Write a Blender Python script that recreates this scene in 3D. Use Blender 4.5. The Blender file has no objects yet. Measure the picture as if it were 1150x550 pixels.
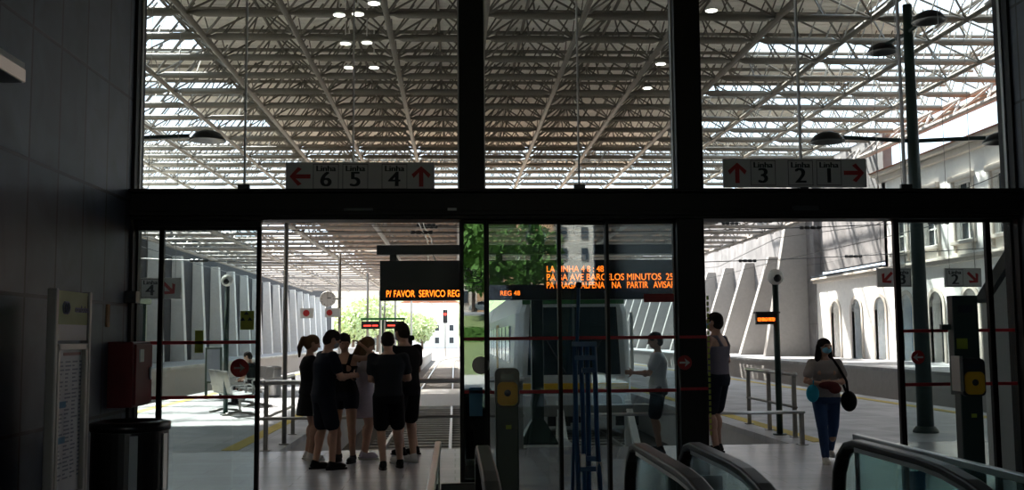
import bpy, math, random
from mathutils import Vector, Matrix, noise
random.seed(7)
C = bpy.context.scene.collection
PI = math.pi
def R(a): return math.radians(a)
V = Vector

# ------------------------------------------------------------------ camera
F = 1150.0
CAM = V((0, 0, 1.6))
ROT = Matrix.Rotation(R(-3.24), 3, 'Z') @ Matrix.Rotation(R(90 + 5.12), 3, 'X') @ Matrix.Rotation(R(-0.5), 3, 'Z')
cd = bpy.data.cameras.new('camera'); cam = bpy.data.objects.new('camera', cd); C.objects.link(cam)
cam.matrix_world = Matrix.Translation(CAM) @ ROT.to_4x4()
cd.lens = 36.0; cd.sensor_width = 36.0; cd.clip_start = .05; cd.clip_end = 1500
bpy.context.scene.camera = cam
def W(px, py, Y=None, Z=None, X=None):
    d = ROT @ V(((px - 575) / F, (275 - py) / F, -1))
    if Y is not None: t = (Y - CAM.y) / d.y
    elif X is not None: t = (X - CAM.x) / d.x
    else: t = (Z - CAM.z) / d.z
    return CAM + d * t

# ------------------------------------------------------------------ materials
def mat(name, col, rough=.6, metal=0., var=.12, scale=6., bump=0., emit=None, es=1., spec=.5):
    m = bpy.data.materials.new(name); m.use_nodes = True
    nt = m.node_tree; N = nt.nodes; L = nt.links; b = N['Principled BSDF']
    b.inputs['Roughness'].default_value = rough; b.inputs['Metallic'].default_value = metal
    b.inputs['Specular IOR Level'].default_value = spec
    tc = N.new('ShaderNodeTexCoord'); nz = N.new('ShaderNodeTexNoise')
    nz.inputs['Scale'].default_value = scale; nz.inputs['Detail'].default_value = 4
    L.new(tc.outputs['Object'], nz.inputs['Vector'])
    mx = N.new('ShaderNodeMix'); mx.data_type = 'RGBA'
    mx.inputs[6].default_value = (*[c * (1 - var) for c in col], 1)
    mx.inputs[7].default_value = (*[min(1, c * (1 + var)) for c in col], 1)
    L.new(nz.outputs['Fac'], mx.inputs[0]); L.new(mx.outputs[2], b.inputs['Base Color'])
    if bump:
        bp = N.new('ShaderNodeBump'); bp.inputs['Strength'].default_value = bump; bp.inputs['Distance'].default_value = .02
        L.new(nz.outputs['Fac'], bp.inputs['Height']); L.new(bp.outputs[0], b.inputs['Normal'])
    if emit:
        b.inputs['Emission Color'].default_value = (*emit, 1); b.inputs['Emission Strength'].default_value = es
    return m
def tilemat(name, c1, c2, mortar, w, h, axes, off=(0, 0), msize=.006, offset=0., rough=.4, nscale=3., spec=.5, amp=1.):
    m = bpy.data.materials.new(name); m.use_nodes = True
    nt = m.node_tree; N = nt.nodes; L = nt.links; b = N['Principled BSDF']
    b.inputs['Roughness'].default_value = rough; b.inputs['Specular IOR Level'].default_value = spec
    tc = N.new('ShaderNodeTexCoord'); sp = N.new('ShaderNodeSeparateXYZ'); cb = N.new('ShaderNodeCombineXYZ')
    L.new(tc.outputs['Object'], sp.inputs[0])
    for k in (0, 1):
        a = N.new('ShaderNodeMath'); a.operation = 'SUBTRACT'; a.inputs[1].default_value = off[k]
        L.new(sp.outputs['XYZ'.index(axes[k])], a.inputs[0]); L.new(a.outputs[0], cb.inputs[k])
    br = N.new('ShaderNodeTexBrick'); br.offset = offset; br.squash = 1
    br.inputs['Color1'].default_value = (*c1, 1); br.inputs['Color2'].default_value = (*c2, 1); br.inputs['Mortar'].default_value = (*mortar, 1)
    br.inputs['Scale'].default_value = 1; br.inputs['Brick Width'].default_value = w; br.inputs['Row Height'].default_value = h
    br.inputs['Mortar Size'].default_value = msize; br.inputs['Mortar Smooth'].default_value = .1
    L.new(cb.outputs[0], br.inputs['Vector'])
    nz = N.new('ShaderNodeTexNoise'); nz.inputs['Scale'].default_value = nscale; nz.inputs['Detail'].default_value = 8; nz.inputs['Distortion'].default_value = 1.2
    L.new(tc.outputs['Object'], nz.inputs['Vector'])
    rp = N.new('ShaderNodeMapRange'); rp.inputs[1].default_value = .25; rp.inputs[2].default_value = .75; rp.inputs[3].default_value = 1 - .4 * amp; rp.inputs[4].default_value = 1 + .35 * amp
    L.new(nz.outputs['Fac'], rp.inputs[0])
    mx = N.new('ShaderNodeMix'); mx.data_type = 'RGBA'; mx.blend_type = 'MULTIPLY'; mx.inputs[0].default_value = 1
    L.new(br.outputs['Color'], mx.inputs[6]); L.new(rp.outputs[0], mx.inputs[7]); L.new(mx.outputs[2], b.inputs['Base Color'])
    bp = N.new('ShaderNodeBump'); bp.inputs['Strength'].default_value = .4; bp.inputs['Distance'].default_value = .01; bp.invert = True
    L.new(br.outputs['Fac'], bp.inputs['Height']); L.new(bp.outputs[0], b.inputs['Normal'])
    return m
def glassmat(name, tint, refl, dirt=.0):
    m = bpy.data.materials.new(name); m.use_nodes = True
    nt = m.node_tree; N = nt.nodes; L = nt.links; N.remove(N['Principled BSDF']); out = N['Material Output']
    tr = N.new('ShaderNodeBsdfTransparent'); tr.inputs[0].default_value = (*tint, 1)
    gl = N.new('ShaderNodeBsdfGlossy'); gl.inputs['Roughness'].default_value = 0.0; gl.inputs['Color'].default_value = (.9, .97, 1, 1)
    fr = N.new('ShaderNodeFresnel'); ge = N.new('ShaderNodeNewGeometry'); io = N.new('ShaderNodeMapRange')
    io.inputs[3].default_value = 1.5; io.inputs[4].default_value = 1 / 1.5; L.new(ge.outputs['Backfacing'], io.inputs[0]); L.new(io.outputs[0], fr.inputs[0])
    ad = N.new('ShaderNodeMath'); ad.operation = 'ADD'; ad.inputs[1].default_value = refl; ad.use_clamp = True
    L.new(fr.outputs[0], ad.inputs[0])
    mx = N.new('ShaderNodeMixShader'); L.new(ad.outputs[0], mx.inputs[0]); L.new(tr.outputs[0], mx.inputs[1]); L.new(gl.outputs[0], mx.inputs[2])
    if dirt:
        df = N.new('ShaderNodeBsdfDiffuse'); df.inputs[0].default_value = (.6, .65, .65, 1)
        nz = N.new('ShaderNodeTexNoise'); nz.inputs['Scale'].default_value = 1.5
        tc = N.new('ShaderNodeTexCoord'); L.new(tc.outputs['Object'], nz.inputs[0])
        mu = N.new('ShaderNodeMath'); mu.operation = 'MULTIPLY'; mu.inputs[1].default_value = dirt; L.new(nz.outputs['Fac'], mu.inputs[0])
        m2 = N.new('ShaderNodeMixShader'); L.new(mu.outputs[0], m2.inputs[0]); L.new(mx.outputs[0], m2.inputs[1]); L.new(df.outputs[0], m2.inputs[2])
        L.new(m2.outputs[0], out.inputs[0])
    else: L.new(mx.outputs[0], out.inputs[0])
    return m
M = {}
def defm(k, *a, **kw): M[k] = mat(k, *a, **kw)
M['slate'] = tilemat('slate', (.078, .092, .122), (.055, .066, .09), (.008, .008, .009), .49, .87, 'YZ', (.28, .15), .013, 0, .45, 2.2)
M['slate_back'] = tilemat('slate_back', (.078, .092, .122), (.055, .066, .09), (.008, .008, .009), .49, .87, 'XZ', (.28, .15), .008, 0, .45, 2.2)
M['floor_tile'] = tilemat('floor_tile', (.40, .40, .43), (.37, .37, .395), (.27, .27, .28), 1.2, .3, 'XY', (0, 0), .006, .5, .27, 1.2, amp=.25)
M['platform_tile'] = tilemat('platform_tile', (.36, .36, .37), (.30, .30, .31), (.2, .2, .2), .6, .6, 'XY', (0, 0), .008, 0, .5, .8)
M['concrete_panel'] = tilemat('concrete_panel', (.20, .19, .19), (.17, .165, .165), (.09, .09, .09), 2.0, 3.0, 'YZ', (0, -.9), .012, 0, .8, .8)
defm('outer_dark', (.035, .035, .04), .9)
defm('plaster', (.36, .35, .34), .9); defm('dark_frame', (.009, .006, .0045), .45, .0, spec=.2); defm('steel', (.55, .55, .55), .28, 1.)
defm('dull_steel', (.3, .29, .27), .4, .8); defm('rubber', (.012, .012, .013), .35); defm('black', (.008, .008, .009), .3)
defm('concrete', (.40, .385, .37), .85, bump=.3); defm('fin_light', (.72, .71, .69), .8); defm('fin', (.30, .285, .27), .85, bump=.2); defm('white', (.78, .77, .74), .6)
defm('sign_white', (.62, .60, .58), .5, var=.02); defm('sign_black', (.01, .01, .01), .6); defm('sign_red', (.42, .012, .012), .5)
defm('red', (.17, .008, .010), .35); defm('stripe_red', (.5, .012, .02), .5); defm('roof_paint', (.15, .135, .11), .5)
defm('roof_deck', (.86, .83, .76), .7); defm('canopy_brown', (.40, .28, .21), .7); defm('canopy_steel', (.38, .34, .31), .5)
defm('green_paint', (.012, .035, .028), .4); defm('yellow', (.75, .42, .015), .4); defm('blue_paint', (.02, .09, .22), .4)
defm('lime', (.42, .50, .05), .5); defm('ballast', (.17, .15, .135), .95, var=.45, scale=30, bump=1.); defm('rail', (.45, .42, .4), .3, .9)
defm('sleeper', (.3, .28, .26), .9); defm('tactile', (.55, .42, .08), .8); defm('leaf', (.07, .16, .025), .8, var=.5, scale=2)
defm('leaf_overexposed', (.46, .54, .28), .8, var=.4, scale=2); defm('grass', (.19, .24, .09), .9, var=.35, scale=12, bump=.6); defm('bark', (.1, .07, .05), .9); defm('render_white', (.80, .79, .76), .8)  # far-tree leaves: green lightened to imitate overexposed, washed-out distance
defm('tan', (.46, .27, .15), .8); defm('stone', (.55, .5, .44), .8); defm('roof_tile', (.35, .14, .08), .8); defm('asphalt', (.28, .28, .29), .9)
defm('pale_ground', (.55, .53, .48), .9); defm('window_dark', (.04, .05, .06), .15); defm('train_white', (.6, .62, .63), .3)
defm('train_grey', (.10, .13, .15), .3); defm('train_glass', (.015, .03, .035), .08); defm('train_green', (.02, .14, .03), .4)
defm('paper', (.55, .56, .6), .3); defm('paper_text', (.2, .22, .28), .5); defm('header_green', (.33, .40, .16), .5); defm('pale_blue', (.05, .22, .4), .5)
defm('led', (.1, .02, 0), .5, emit=(1, .16, .01), es=3.0); defm('led_red', (.1, .0, 0), .5, emit=(1, .05, .03), es=2.5)
defm('lamp_glow', (1, .95, .85), .5, emit=(1, .93, .8), es=6.); defm('soft_glow', (.5, .42, .36), .5, emit=(1, .82, .68), es=.09); defm('wood', (.3, .2, .12), .6)
for k, c in dict(skin=(.42, .24, .17), skin_tan=(.34, .19, .13), hair=(.018, .013, .011), hair_brown=(.09, .05, .025), navy=(.012, .016, .028), black_cloth=(.01, .01, .012),
                 grey_cloth=(.025, .028, .033), lilac=(.42, .38, .46), jeans=(.025, .05, .12), taupe=(.28, .25, .24), mask=(.18, .45, .6), mask_grey=(.35, .38, .42), teal=(.02, .24, .34),
                 tank=(.13, .12, .15), maroon=(.10, .02, .02), shoe_white=(.55, .53, .52), shoe_black=(.012, .012, .012), sole=(.45, .44, .42), eye=(.02, .015, .01), lips=(.3, .1, .08)).items():
    defm(k, tuple(v * (1 if k not in ('navy', 'black_cloth', 'grey_cloth') else .6) for v in c), .85 if k not in ('skin', 'skin_tan') else .5, scale=25, spec=.15 if k not in ('skin', 'skin_tan') else .4)
M['glass'] = glassmat('glass', (.93, .96, .96), 0.0)
M['door_glass'] = glassmat('door_glass', (.82, .88, .88), .02, .015)
M['dark_glass'] = glassmat('dark_glass', (.74, .81, .82), .03, .015)
M['mirror_glass'] = glassmat('mirror_glass', (.5, .55, .55), .07, .0)
M['rail_glass'] = glassmat('rail_glass', (.74, .86, .85), .0, .04)

# ------------------------------------------------------------------ mesh builder
class MB:
    def __init__(s): s.v = []; s.f = []
    def add(s, vs, fs):
        n = len(s.v); s.v += [tuple(a) for a in vs]; s.f += [tuple(i + n for i in f) for f in fs]; return s
    def box(s, x0, x1, y0, y1, z0, z1):
        if x0 > x1: x0, x1 = x1, x0
        if y0 > y1: y0, y1 = y1, y0
        if z0 > z1: z0, z1 = z1, z0
        return s.add([(x, y, z) for z in (z0, z1) for y in (y0, y1) for x in (x0, x1)], [(0, 2, 3, 1), (4, 5, 7, 6), (0, 1, 5, 4), (2, 6, 7, 3), (0, 4, 6, 2), (1, 3, 7, 5)])
    def obox(s, c, ux, uy, uz):
        c, ux, uy, uz = V(c), V(ux), V(uy), V(uz)
        return s.add([c + ux * a + uy * b + uz * d for d in (-1, 1) for b in (-1, 1) for a in (-1, 1)], [(0, 2, 3, 1), (4, 5, 7, 6), (0, 1, 5, 4), (2, 6, 7, 3), (0, 4, 6, 2), (1, 3, 7, 5)])
    def rings(s, rs, caps=True):
        n = len(rs[0]); fs = []; vs = [p for r in rs for p in r]
        for i in range(len(rs) - 1):
            for k in range(n):
                a = i * n + k; b = i * n + (k + 1) % n
                fs.append((a, b, b + n, a + n))
        if caps: fs += [tuple(range(n - 1, -1, -1)), tuple((len(rs) - 1) * n + k for k in range(n))]
        return s.add(vs, fs)
    def tube(s, p, q, r, n=8, r2=None, prof=None):
        p, q = V(p), V(q); d = (q - p)
        if d.length < 1e-6: return s
        L = d.length; d.normalize(); u = d.orthogonal().normalized(); w = d.cross(u)
        if prof is None: prof = [(0, r), (1, r if r2 is None else r2)]
        return s.rings([[p + d * (L * t) + (u * math.cos(2 * PI * k / n) + w * math.sin(2 * PI * k / n)) * rr for k in range(n)] for t, rr in prof])
    def path(s, pts, r, n=8, sq=None):
        pts = [V(p) for p in pts]; rs = []; u = None
        for i, p in enumerate(pts):
            t = ((pts[min(i + 1, len(pts) - 1)] - p).normalized() + (p - pts[max(i - 1, 0)]).normalized()).normalized()
            if u is None: u = (V((1, 0, 0)) if abs(t.x) < .9 else V((0, 0, 1)))
            u = (u - t * u.dot(t)).normalized(); w = t.cross(u)
            if sq: rs.append([p + u * a * sq[0] + w * b * sq[1] for a, b in ((-1, -1), (1, -1), (1, 1), (-1, 1))])
            else: rs.append([p + (u * math.cos(2 * PI * k / n) + w * math.sin(2 * PI * k / n)) * (r[i] if isinstance(r, (list, tuple)) else r) for k in range(n)])
        return s.rings(rs)
    def cap(s, p, q, r1, r2=None, n=14):
        r2 = r1 if r2 is None else r2; p, q = V(p), V(q); d = q - p; L = max(d.length, 1e-5); d.normalize() if d.length > 1e-6 else None
        if (q - p).length < 1e-6: d = V((0, 0, 1))
        u = d.orthogonal().normalized(); w = d.cross(u); rs = []
        prof = [(-r1 * math.cos(a), r1 * math.sin(a)) for a in (.15, .6, 1.1)] + [(0, r1), (L, r2)] + [(L + r2 * math.cos(a), r2 * math.sin(a)) for a in (1.1, .6, .15)]
        for t, rr in prof: rs.append([p + d * t + (u * math.cos(2 * PI * k / n) + w * math.sin(2 * PI * k / n)) * rr for k in range(n)])
        return s.rings(rs)
    def ell(s, c, rx, ry, rz, n=16, m=10, rot=None):
        c = V(c); rs = []
        for i in range(m + 1):
            a = PI * (i + .02) / (m + .04)
            ring = [V((rx * math.sin(a) * math.cos(2 * PI * k / n), ry * math.sin(a) * math.sin(2 * PI * k / n), -rz * math.cos(a))) for k in range(n)]
            if rot is not None: ring = [rot @ p for p in ring]
            rs.append([c + p for p in ring])
        return s.rings(rs)
    def loft(s, secs, n=20):          # (centre, rx, ry[, power])
        rs = []
        for c, rx, ry in secs:
            c = V(c); rs.append([c + V((rx * math.copysign(abs(math.cos(t)) ** .85, math.cos(t)), ry * math.copysign(abs(math.sin(t)) ** .85, math.sin(t)), 0)) for t in [2 * PI * k / n for k in range(n)]])
        return s.rings(rs)
    def lathe(s, c, prof, n=24, axis='Z'):
        c = V(c); rs = []
        for r, h in prof:
            ring = []
            for k in range(n):
                a = 2 * PI * k / n; x, y = max(r, 1e-4) * math.cos(a), max(r, 1e-4) * math.sin(a)
                ring.append(c + (V((x, y, h)) if axis == 'Z' else V((x, h, y)) if axis == 'Y' else V((h, x, y))))
            rs.append(ring)
        return s.rings(rs)
    def prism(s, pts, a0, a1, axis='Y'):
        def P(p, a): return (p[0], a, p[1]) if axis == 'Y' else (a, p[0], p[1]) if axis == 'X' else (p[0], p[1], a)
        n = len(pts); return s.add([P(p, a0) for p in pts] + [P(p, a1) for p in pts], [tuple(range(n)), tuple(range(2 * n - 1, n - 1, -1))] + [(k, (k + 1) % n, (k + 1) % n + n, k + n) for k in range(n)])
    def build(s, name, m, parent=None, smooth=False, bevel=0, remesh=0, relax=0, label=None):
        me = bpy.data.meshes.new(name); root = parent
        while root is not None and root.parent is not None: root = root.parent
        off = root.location if root is not None else V((0, 0, 0))
        me.from_pydata([(a[0] - off[0], a[1] - off[1], a[2] - off[2]) for a in s.v], [], s.f); me.update()
        import bmesh
        bm = bmesh.new(); bm.from_mesh(me); bmesh.ops.recalc_face_normals(bm, faces=bm.faces); bm.to_mesh(me); bm.free()
        me.materials.append(M[m] if isinstance(m, str) else m)
        o = bpy.data.objects.new(name, me); C.objects.link(o)
        if parent is not None: o.parent = parent
        if smooth: me.shade_smooth() if hasattr(me, 'shade_smooth') else [setattr(p, 'use_smooth', True) for p in me.polygons]
        if remesh:
            k = o.modifiers.new('remesh', 'REMESH'); k.mode = 'VOXEL'; k.voxel_size = remesh; k.use_smooth_shade = True
        if relax:
            k = o.modifiers.new('smooth', 'SMOOTH'); k.factor = .5; k.iterations = relax
        if bevel:
            k = o.modifiers.new('bevel', 'BEVEL'); k.width = bevel; k.segments = 2; k.limit_method = 'ANGLE'
        if label: o['label'] = label
        return o
def thing(name, label, cat, loc=(0, 0, 0), group=None, rz=0):
    o = bpy.data.objects.new(name, None); C.objects.link(o); o.location = loc; o.rotation_euler = (0, 0, rz)
    o.empty_display_size = .1; return tag(o, label, cat, group)
def tag(o, label, cat, group=None, kind=None):
    o['label'] = label; o['category'] = cat
    if group: o['group'] = group
    if kind: o['kind'] = kind
    return o
def struct(o): o['kind'] = 'structure'; return o
def sempty(name, loc=(0, 0, 0)):
    o = bpy.data.objects.new(name, None); C.objects.link(o); o.location = loc; o['kind'] = 'structure'; return o
def dup(root, loc, rz=None, label=None):
    def cp(o, par):
        c = o.copy(); C.objects.link(c); c.parent = par
        for ch in o.children: cp(ch, c)
        return c
    r = cp(root, None); r.location = loc
    if rz is not None: r.rotation_euler = (0, 0, rz)
    if label: r['label'] = label
    return r
def textmesh(name, s, size, m, parent, loc, rot=(PI / 2, 0, 0), bold=.0, depth=.002, align='CENTER', sx=1., dupx=0):
    cu = bpy.data.curves.new(name, 'FONT'); cu.body = s; cu.size = size; cu.align_x = align; cu.align_y = 'CENTER'; cu.extrude = depth; cu.offset = bold
    t = bpy.data.objects.new('t', cu); C.objects.link(t); bpy.context.view_layer.update()
    me = bpy.data.meshes.new_from_object(t.evaluated_get(bpy.context.evaluated_depsgraph_get())); bpy.data.objects.remove(t)
    me.materials.clear(); me.materials.append(M[m])
    o = bpy.data.objects.new(name, me); C.objects.link(o); o.parent = parent
    root = parent
    while root is not None and root.parent is not None: root = root.parent
    off = root.location if root is not None else V((0, 0, 0))
    mw = Matrix.Translation(V(loc) - off) @ (Matrix.Rotation(rot[2], 4, 'Z') @ Matrix.Rotation(rot[0], 4, 'X')) @ Matrix.Diagonal((sx, 1, 1, 1))
    if dupx:
        import bmesh
        bm = bmesh.new(); bm.from_mesh(me)
        g = bmesh.ops.duplicate(bm, geom=bm.verts[:] + bm.edges[:] + bm.faces[:]); bmesh.ops.translate(bm, vec=(dupx, 0, .0004), verts=[v for v in g['geom'] if isinstance(v, bmesh.types.BMVert)])
        bm.to_mesh(me); bm.free(); me.transform(Matrix.Translation((-dupx / 2, 0, 0)))
    me.transform(mw); return o
#--SECTIONS--

# ================================================================== SETTING
YF = 8.85                                   # the glazed front
XL, XR = -2.72, 4.99
def fx(px, py=300): return W(px, py, Y=YF).x
def fz(py, px=575): return W(px, py, Y=YF).z
# hall shell
struct(MB().box(XL - .3, XL, -14, YF + .1, -.3, 5.6).build('wall_left', 'slate'))
struct(MB().box(XR, XR + .3, -14, YF + .1, -.3, 5.6).build('wall_right', 'slate'))
cl = MB()
for b in ((XL - .3, XR + .3, -11.3, YF + .15), (XL - .3, -2.6, -14, -11.3), (.6, XR + .3, -14, -11.3)): cl.box(b[0], b[1], b[2], b[3], 5.6, 5.8)  # gap is an unseen skylight, added to bring sky light onto the tiles
struct(cl.build('ceiling', 'plaster'))
wb = MB(); wb.box(XL, -.8, -14.3, -14, -.3, 5.6); wb.box(4.4, XR, -14.3, -14, -.3, 5.6); wb.box(-.8, -.1, -14.3, -14, -.3, 3.2); wb.box(1.05, 4.4, -14.3, -14, -.3, 3.2); wb.box(-.8, 4.4, -14.3, -14, 5.2, 5.6)
struct(wb.build('wall_back', 'slate_back'))
wl = MB(); wl.box(-14.3, XL - .3, YF - .1, YF + .2, -.3, 12); wl.box(XR + .3, 18.3, YF - .1, YF + .2, -.3, 12); wl.box(XL - .3, XR + .3, YF - .1, YF + .2, 5.8, 12)
struct(wl.build('wall_front', 'concrete'))
fl = MB()
WX0, WX1, WY1 = -.02, 2.68, 6.62            # the escalator well
for b in ((XL, WX0, -14, YF), (WX1, XR, -14, YF), (WX0, WX1, WY1, YF), (WX0, WX1, -14, -6)): fl.box(b[0], b[1], b[2], b[3], -.25, 0)
struct(fl.build('floor', 'floor_tile'))
ww = MB(); ww.box(WX0 - .05, WX0, -6, WY1, -5, -.25); ww.box(WX1, WX1 + .05, -6, WY1, -5, -.25); ww.box(WX0, WX1, -6.05, -6, -5, -.25); ww.box(WX0, WX1, WY1, WY1 + .05, -5, -.25); ww.box(WX0, WX1, -6, WY1, -5.1, -5)
struct(ww.build('wall_well', 'concrete'))
struct(MB().box(-14.3, 18.3, YF + .0, 15.0, -.3, -.001).build('floor_concourse', 'floor_tile'))
struct(MB().box(-14.3, 18.3, 14.9, 15.0, -.95, -.3).build('trim_1', 'concrete'))
# platforms
for i, (x0, x1, z) in enumerate(((-7.6, -2.6, 0.), (5.0, 10.6, 0.), (-14.3, -11.0, .55), (13.9, 18.3, .5))):
    p = MB(); y0 = 15. if z == 0 else 13.
    p.box(x0, x1, y0, 118, -.95, z - .1); struct(p.build('floor_platform_%d' % (i + 1), 'concrete'))
    p = MB(); p.box(x0 - (.08 if z == 0 or i == 3 else 0), x1 + (.08 if z == 0 or i == 2 else 0), y0, 118, z - .1, z - .001); struct(p.build('floor_paving_%d' % (i + 1), 'platform_tile'))
k = 2
for x in (-3.25, -7.1, 5.45, 10.1):
    struct(MB().box(x - .12, x + .12, 15.2, 117, -.001, .006).build('trim_%d' % k, 'tactile')); k += 1
struct(MB().box(-14.3, 18.3, 15, 400, -1.3, -1.0).build('ground_trackbed', 'ballast'))
struct(MB().box(-220, 220, 118.2, 520, -1.6, -1.02).build('ground_far', 'pale_ground'))
struct(MB().box(-220, -14.3, -40, 520, -1.6, -1.03).build('ground_left', 'pale_ground'))
struct(MB().box(18.3, 220, -40, 520, -1.6, -1.03).build('ground_right', 'pale_ground'))
struct(MB().box(-14.3, 18.3, -60, YF - .1, -6.5, -6.0).build('ground_under', 'pale_ground'))
# light concrete crossing over the track before the bend
struct(MB().box(-2.4, .8, 37, 49, -.98, -.83).build('trim_crossing', 'render_white'))
# outer side walls with buttress fins
def fin(side, Y, top, name):
    r = sempty(name); s = side
    x_w = -14.0 if s < 0 else 18.0
    wb_, wt = (.74, .44) if s < 0 else (2.3, .55)
    z0 = .5
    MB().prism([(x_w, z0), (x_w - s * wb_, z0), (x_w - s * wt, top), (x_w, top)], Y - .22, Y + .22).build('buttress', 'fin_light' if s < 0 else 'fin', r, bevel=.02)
    return r
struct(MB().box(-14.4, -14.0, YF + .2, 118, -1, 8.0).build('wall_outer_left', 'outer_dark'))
struct(MB().box(18.0, 18.4, 50.2, 118, -1, 10.0).build('wall_outer_right', 'concrete_panel'))
m_ = MB(); m_.box(18.3, 18.7, 42.3, 50.6, 4.7, 10.2); struct(m_.build('wall_outer_upper', 'concrete_panel'))
for i in range(17):
    Y = 43.7 + 4.05 * i; fin(-1, Y, 7.9 if Y < 49 else 5.75, 'column_left_%d' % (i + 1))
for i, Y in enumerate((35.5, 39.6)): fin(-1, Y, 7.9, 'column_left_near_%d' % (i + 1))
for i in range(14):
    Y = 51.5 + 4.6 * i; fin(1, Y, 9.9 if i < 1 else 5.9, 'column_right_%d' % (i + 1))

# ------------------------------------------------------------------ hall roof: space frame over tracks
H = 10.1; HT = 11.25; SX = 2.62; SY = 2.15
roof = sempty('ceiling_station_roof'); roof['label'] = 'pale tubular steel space frame roof over the tracks'
xs = [-.516 * 8.5 + SX * i for i in range(-6, 10)]; ys = [26.5 + SY * (j - 7) for j in range(23)]
xs = [x for x in xs if -19 < x < 20.5]; ys = [y for y in ys if y > 11]
def cigar(m, p, q, r): m.tube(p, q, r, 8, prof=[(0, r * .45), (.07, r * .45), (.13, r), (.87, r), (.93, r * .45), (1, r * .45)])
for j, y in enumerate(ys):
    m = MB()
    for i in range(len(xs) - 1): cigar(m, (xs[i], y, H), (xs[i + 1], y, H), .108)
    for i in range(len(xs)): m.ell((xs[i], y, H), .09, .09, .09, 8, 6)
    m.build('purlin', 'roof_paint', roof, smooth=True)
    m = MB()
    for i, x in enumerate(xs):
        for a, b in ((-.5, -.5), (.5, -.5), (-.5, .5), (.5, .5)):
            if 0 <= j + b and j + b <= len(ys) - 1 and xs[0] - .1 <= x + a * SX <= xs[-1] + .1: m.tube((x, y, H), (x + a * SX, y + b * SY, HT), .031, 5)
        if i < len(xs) - 1:
            for b in (-.5, .5):
                if 0 <= j + b <= len(ys) - 1: m.tube((x + SX / 2, y, H), (x + SX / 2 + .0, y + b * SY, HT), .026, 4) if b > 0 else None; [m.tube((x + SX * q / 5, y, H), (x + SX * q / 5 + .62, y + b * SY * .5, HT), .026, 4) for q in (range(5) if b > 0 else ())]
    m.build('diagonal_struts', 'roof_paint', roof)
    if j < len(ys) - 1:
        m = MB(); m.tube((xs[0], y + SY / 2, HT), (xs[-1], y + SY / 2, HT), .06, 6)
        m.build('top_chord', 'roof_paint', roof)
for i, x in enumerate(xs):
    m = MB(); m.tube((x, ys[0], H), (x, ys[-1], H), .085, 8)
    for j in range(len(ys) - 1): m.tube((x, ys[j] + SY * .5, H), (x + 0, ys[j], H + .55), .02, 4)
    m.build('girder_tube', 'roof_paint', roof, smooth=True)
    if i < len(xs) - 1:
        m = MB(); m.tube((x + SX / 2, ys[0], HT), (x + SX / 2, ys[-1], HT), .05, 6); m.build('upper_tube', 'roof_paint', roof)
dk = MB(); rnd = random.Random(3)
def sheet(m, x0, x1, y0, y1, z):
    n = max(2, int((y1 - y0) / .31)); 
    for q in range(n):
        a = y0 + (y1 - y0) * q / n; b = a + (y1 - y0) / n * .86
        m.box(x0, x1, a, b, z, z + .05)
    m.box(x0, x1, y0, y1, z + .05, z + .09)
sheet(dk, -20, 20.5, YF + .2, 24.0, HT + .12)
y = 24.0; j = 0
while y < 61:
    y1 = y + SY
    for i in range(-8, 9):
        x0, x1 = xs[6] + SX * i - SX / 2, xs[6] + SX * i + SX / 2
        if x1 < -20 or x0 > 20: continue
        if x0 < 0: keep = x0 > -9.2 or (x0 > -12.2 and (j % 3 != 1 and y > 34 or y < 26))
        else: keep = x1 < 11.5 or (x1 < 14.2 and j % 3 != 1) or (x1 < 17 and j % 3 == 0)
        if y >= 50.5: keep = x1 < 11.6 and x0 > -10.2 and j % 3 == 0
        if keep: sheet(dk, x0, x1, y, y1, HT + .12)
    y = y1; j += 1
dk.build('roof_deck', 'roof_deck', roof)
# sloping lattice girder at the eaves above the old station building
eg = MB(); x = 17.6
eg.tube((x, 14, 9.2), (x, 60, 9.2), .12, 8); eg.tube((x + .9, 14, 10.1), (x + .9, 60, 10.1), .09, 8)
for q in range(20): eg.tube((x, 14 + q * 2.3, 9.2), (x + .9, 15.15 + q * 2.3, 10.1), .045, 6); eg.tube((x + .9, 15.15 + q * 2.3, 10.1), (x, 16.3 + q * 2.3, 9.2), .045, 6)
eg.build('eaves_girder', 'canopy_steel', roof)

# ------------------------------------------------------------------ lower platform canopy further out
can = sempty('ceiling_platform_canopy'); can['label'] = 'brown slatted canopy roof over the far platforms'
CZ = 5.75; y = 36.5
while y < 90:
    m = MB(); m.tube((-12.6, y, CZ), (13, y, CZ), .07, 6)
    x = -12.6
    while x < 12.5: m.tube((x, y, CZ), (x + .8, y, CZ + .62), .028, 4); m.tube((x + .8, y, CZ + .62), (x + 1.6, y, CZ), .028, 4); x += 1.6
    m.build('purlin_truss', 'canopy_steel', can); y += 2.2
for x in (-12.4, -9.2, -6.0, -2.9, .2, 3.3, 6.4, 9.5, 12.6):
    m = MB(); m.tube((x, 36.5, CZ - .05), (x, 90, CZ - .05), .09, 8); m.tube((x, 36.5, CZ + .65), (x, 90, CZ + .65), .05, 6)
    yy = 36.5
    while yy < 89: m.tube((x, yy, CZ), (x, yy + 1.1, CZ + .62), .03, 4); m.tube((x, yy + 1.1, CZ + .62), (x, yy + 2.2, CZ), .03, 4); yy += 2.2
    m.build('girder_truss', 'canopy_steel', can)
m = MB(); y = 36.5
while y < 90: m.box(-5.8, 11.5, y, y + .50, CZ + .72, CZ + .76); y += .62
y = 36.5
while y < 90: m.box(-12.8, -5.8, y, y + .3, CZ + .72, CZ + .76); y += 1.86
m.build('slats', 'canopy_brown', can)

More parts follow.
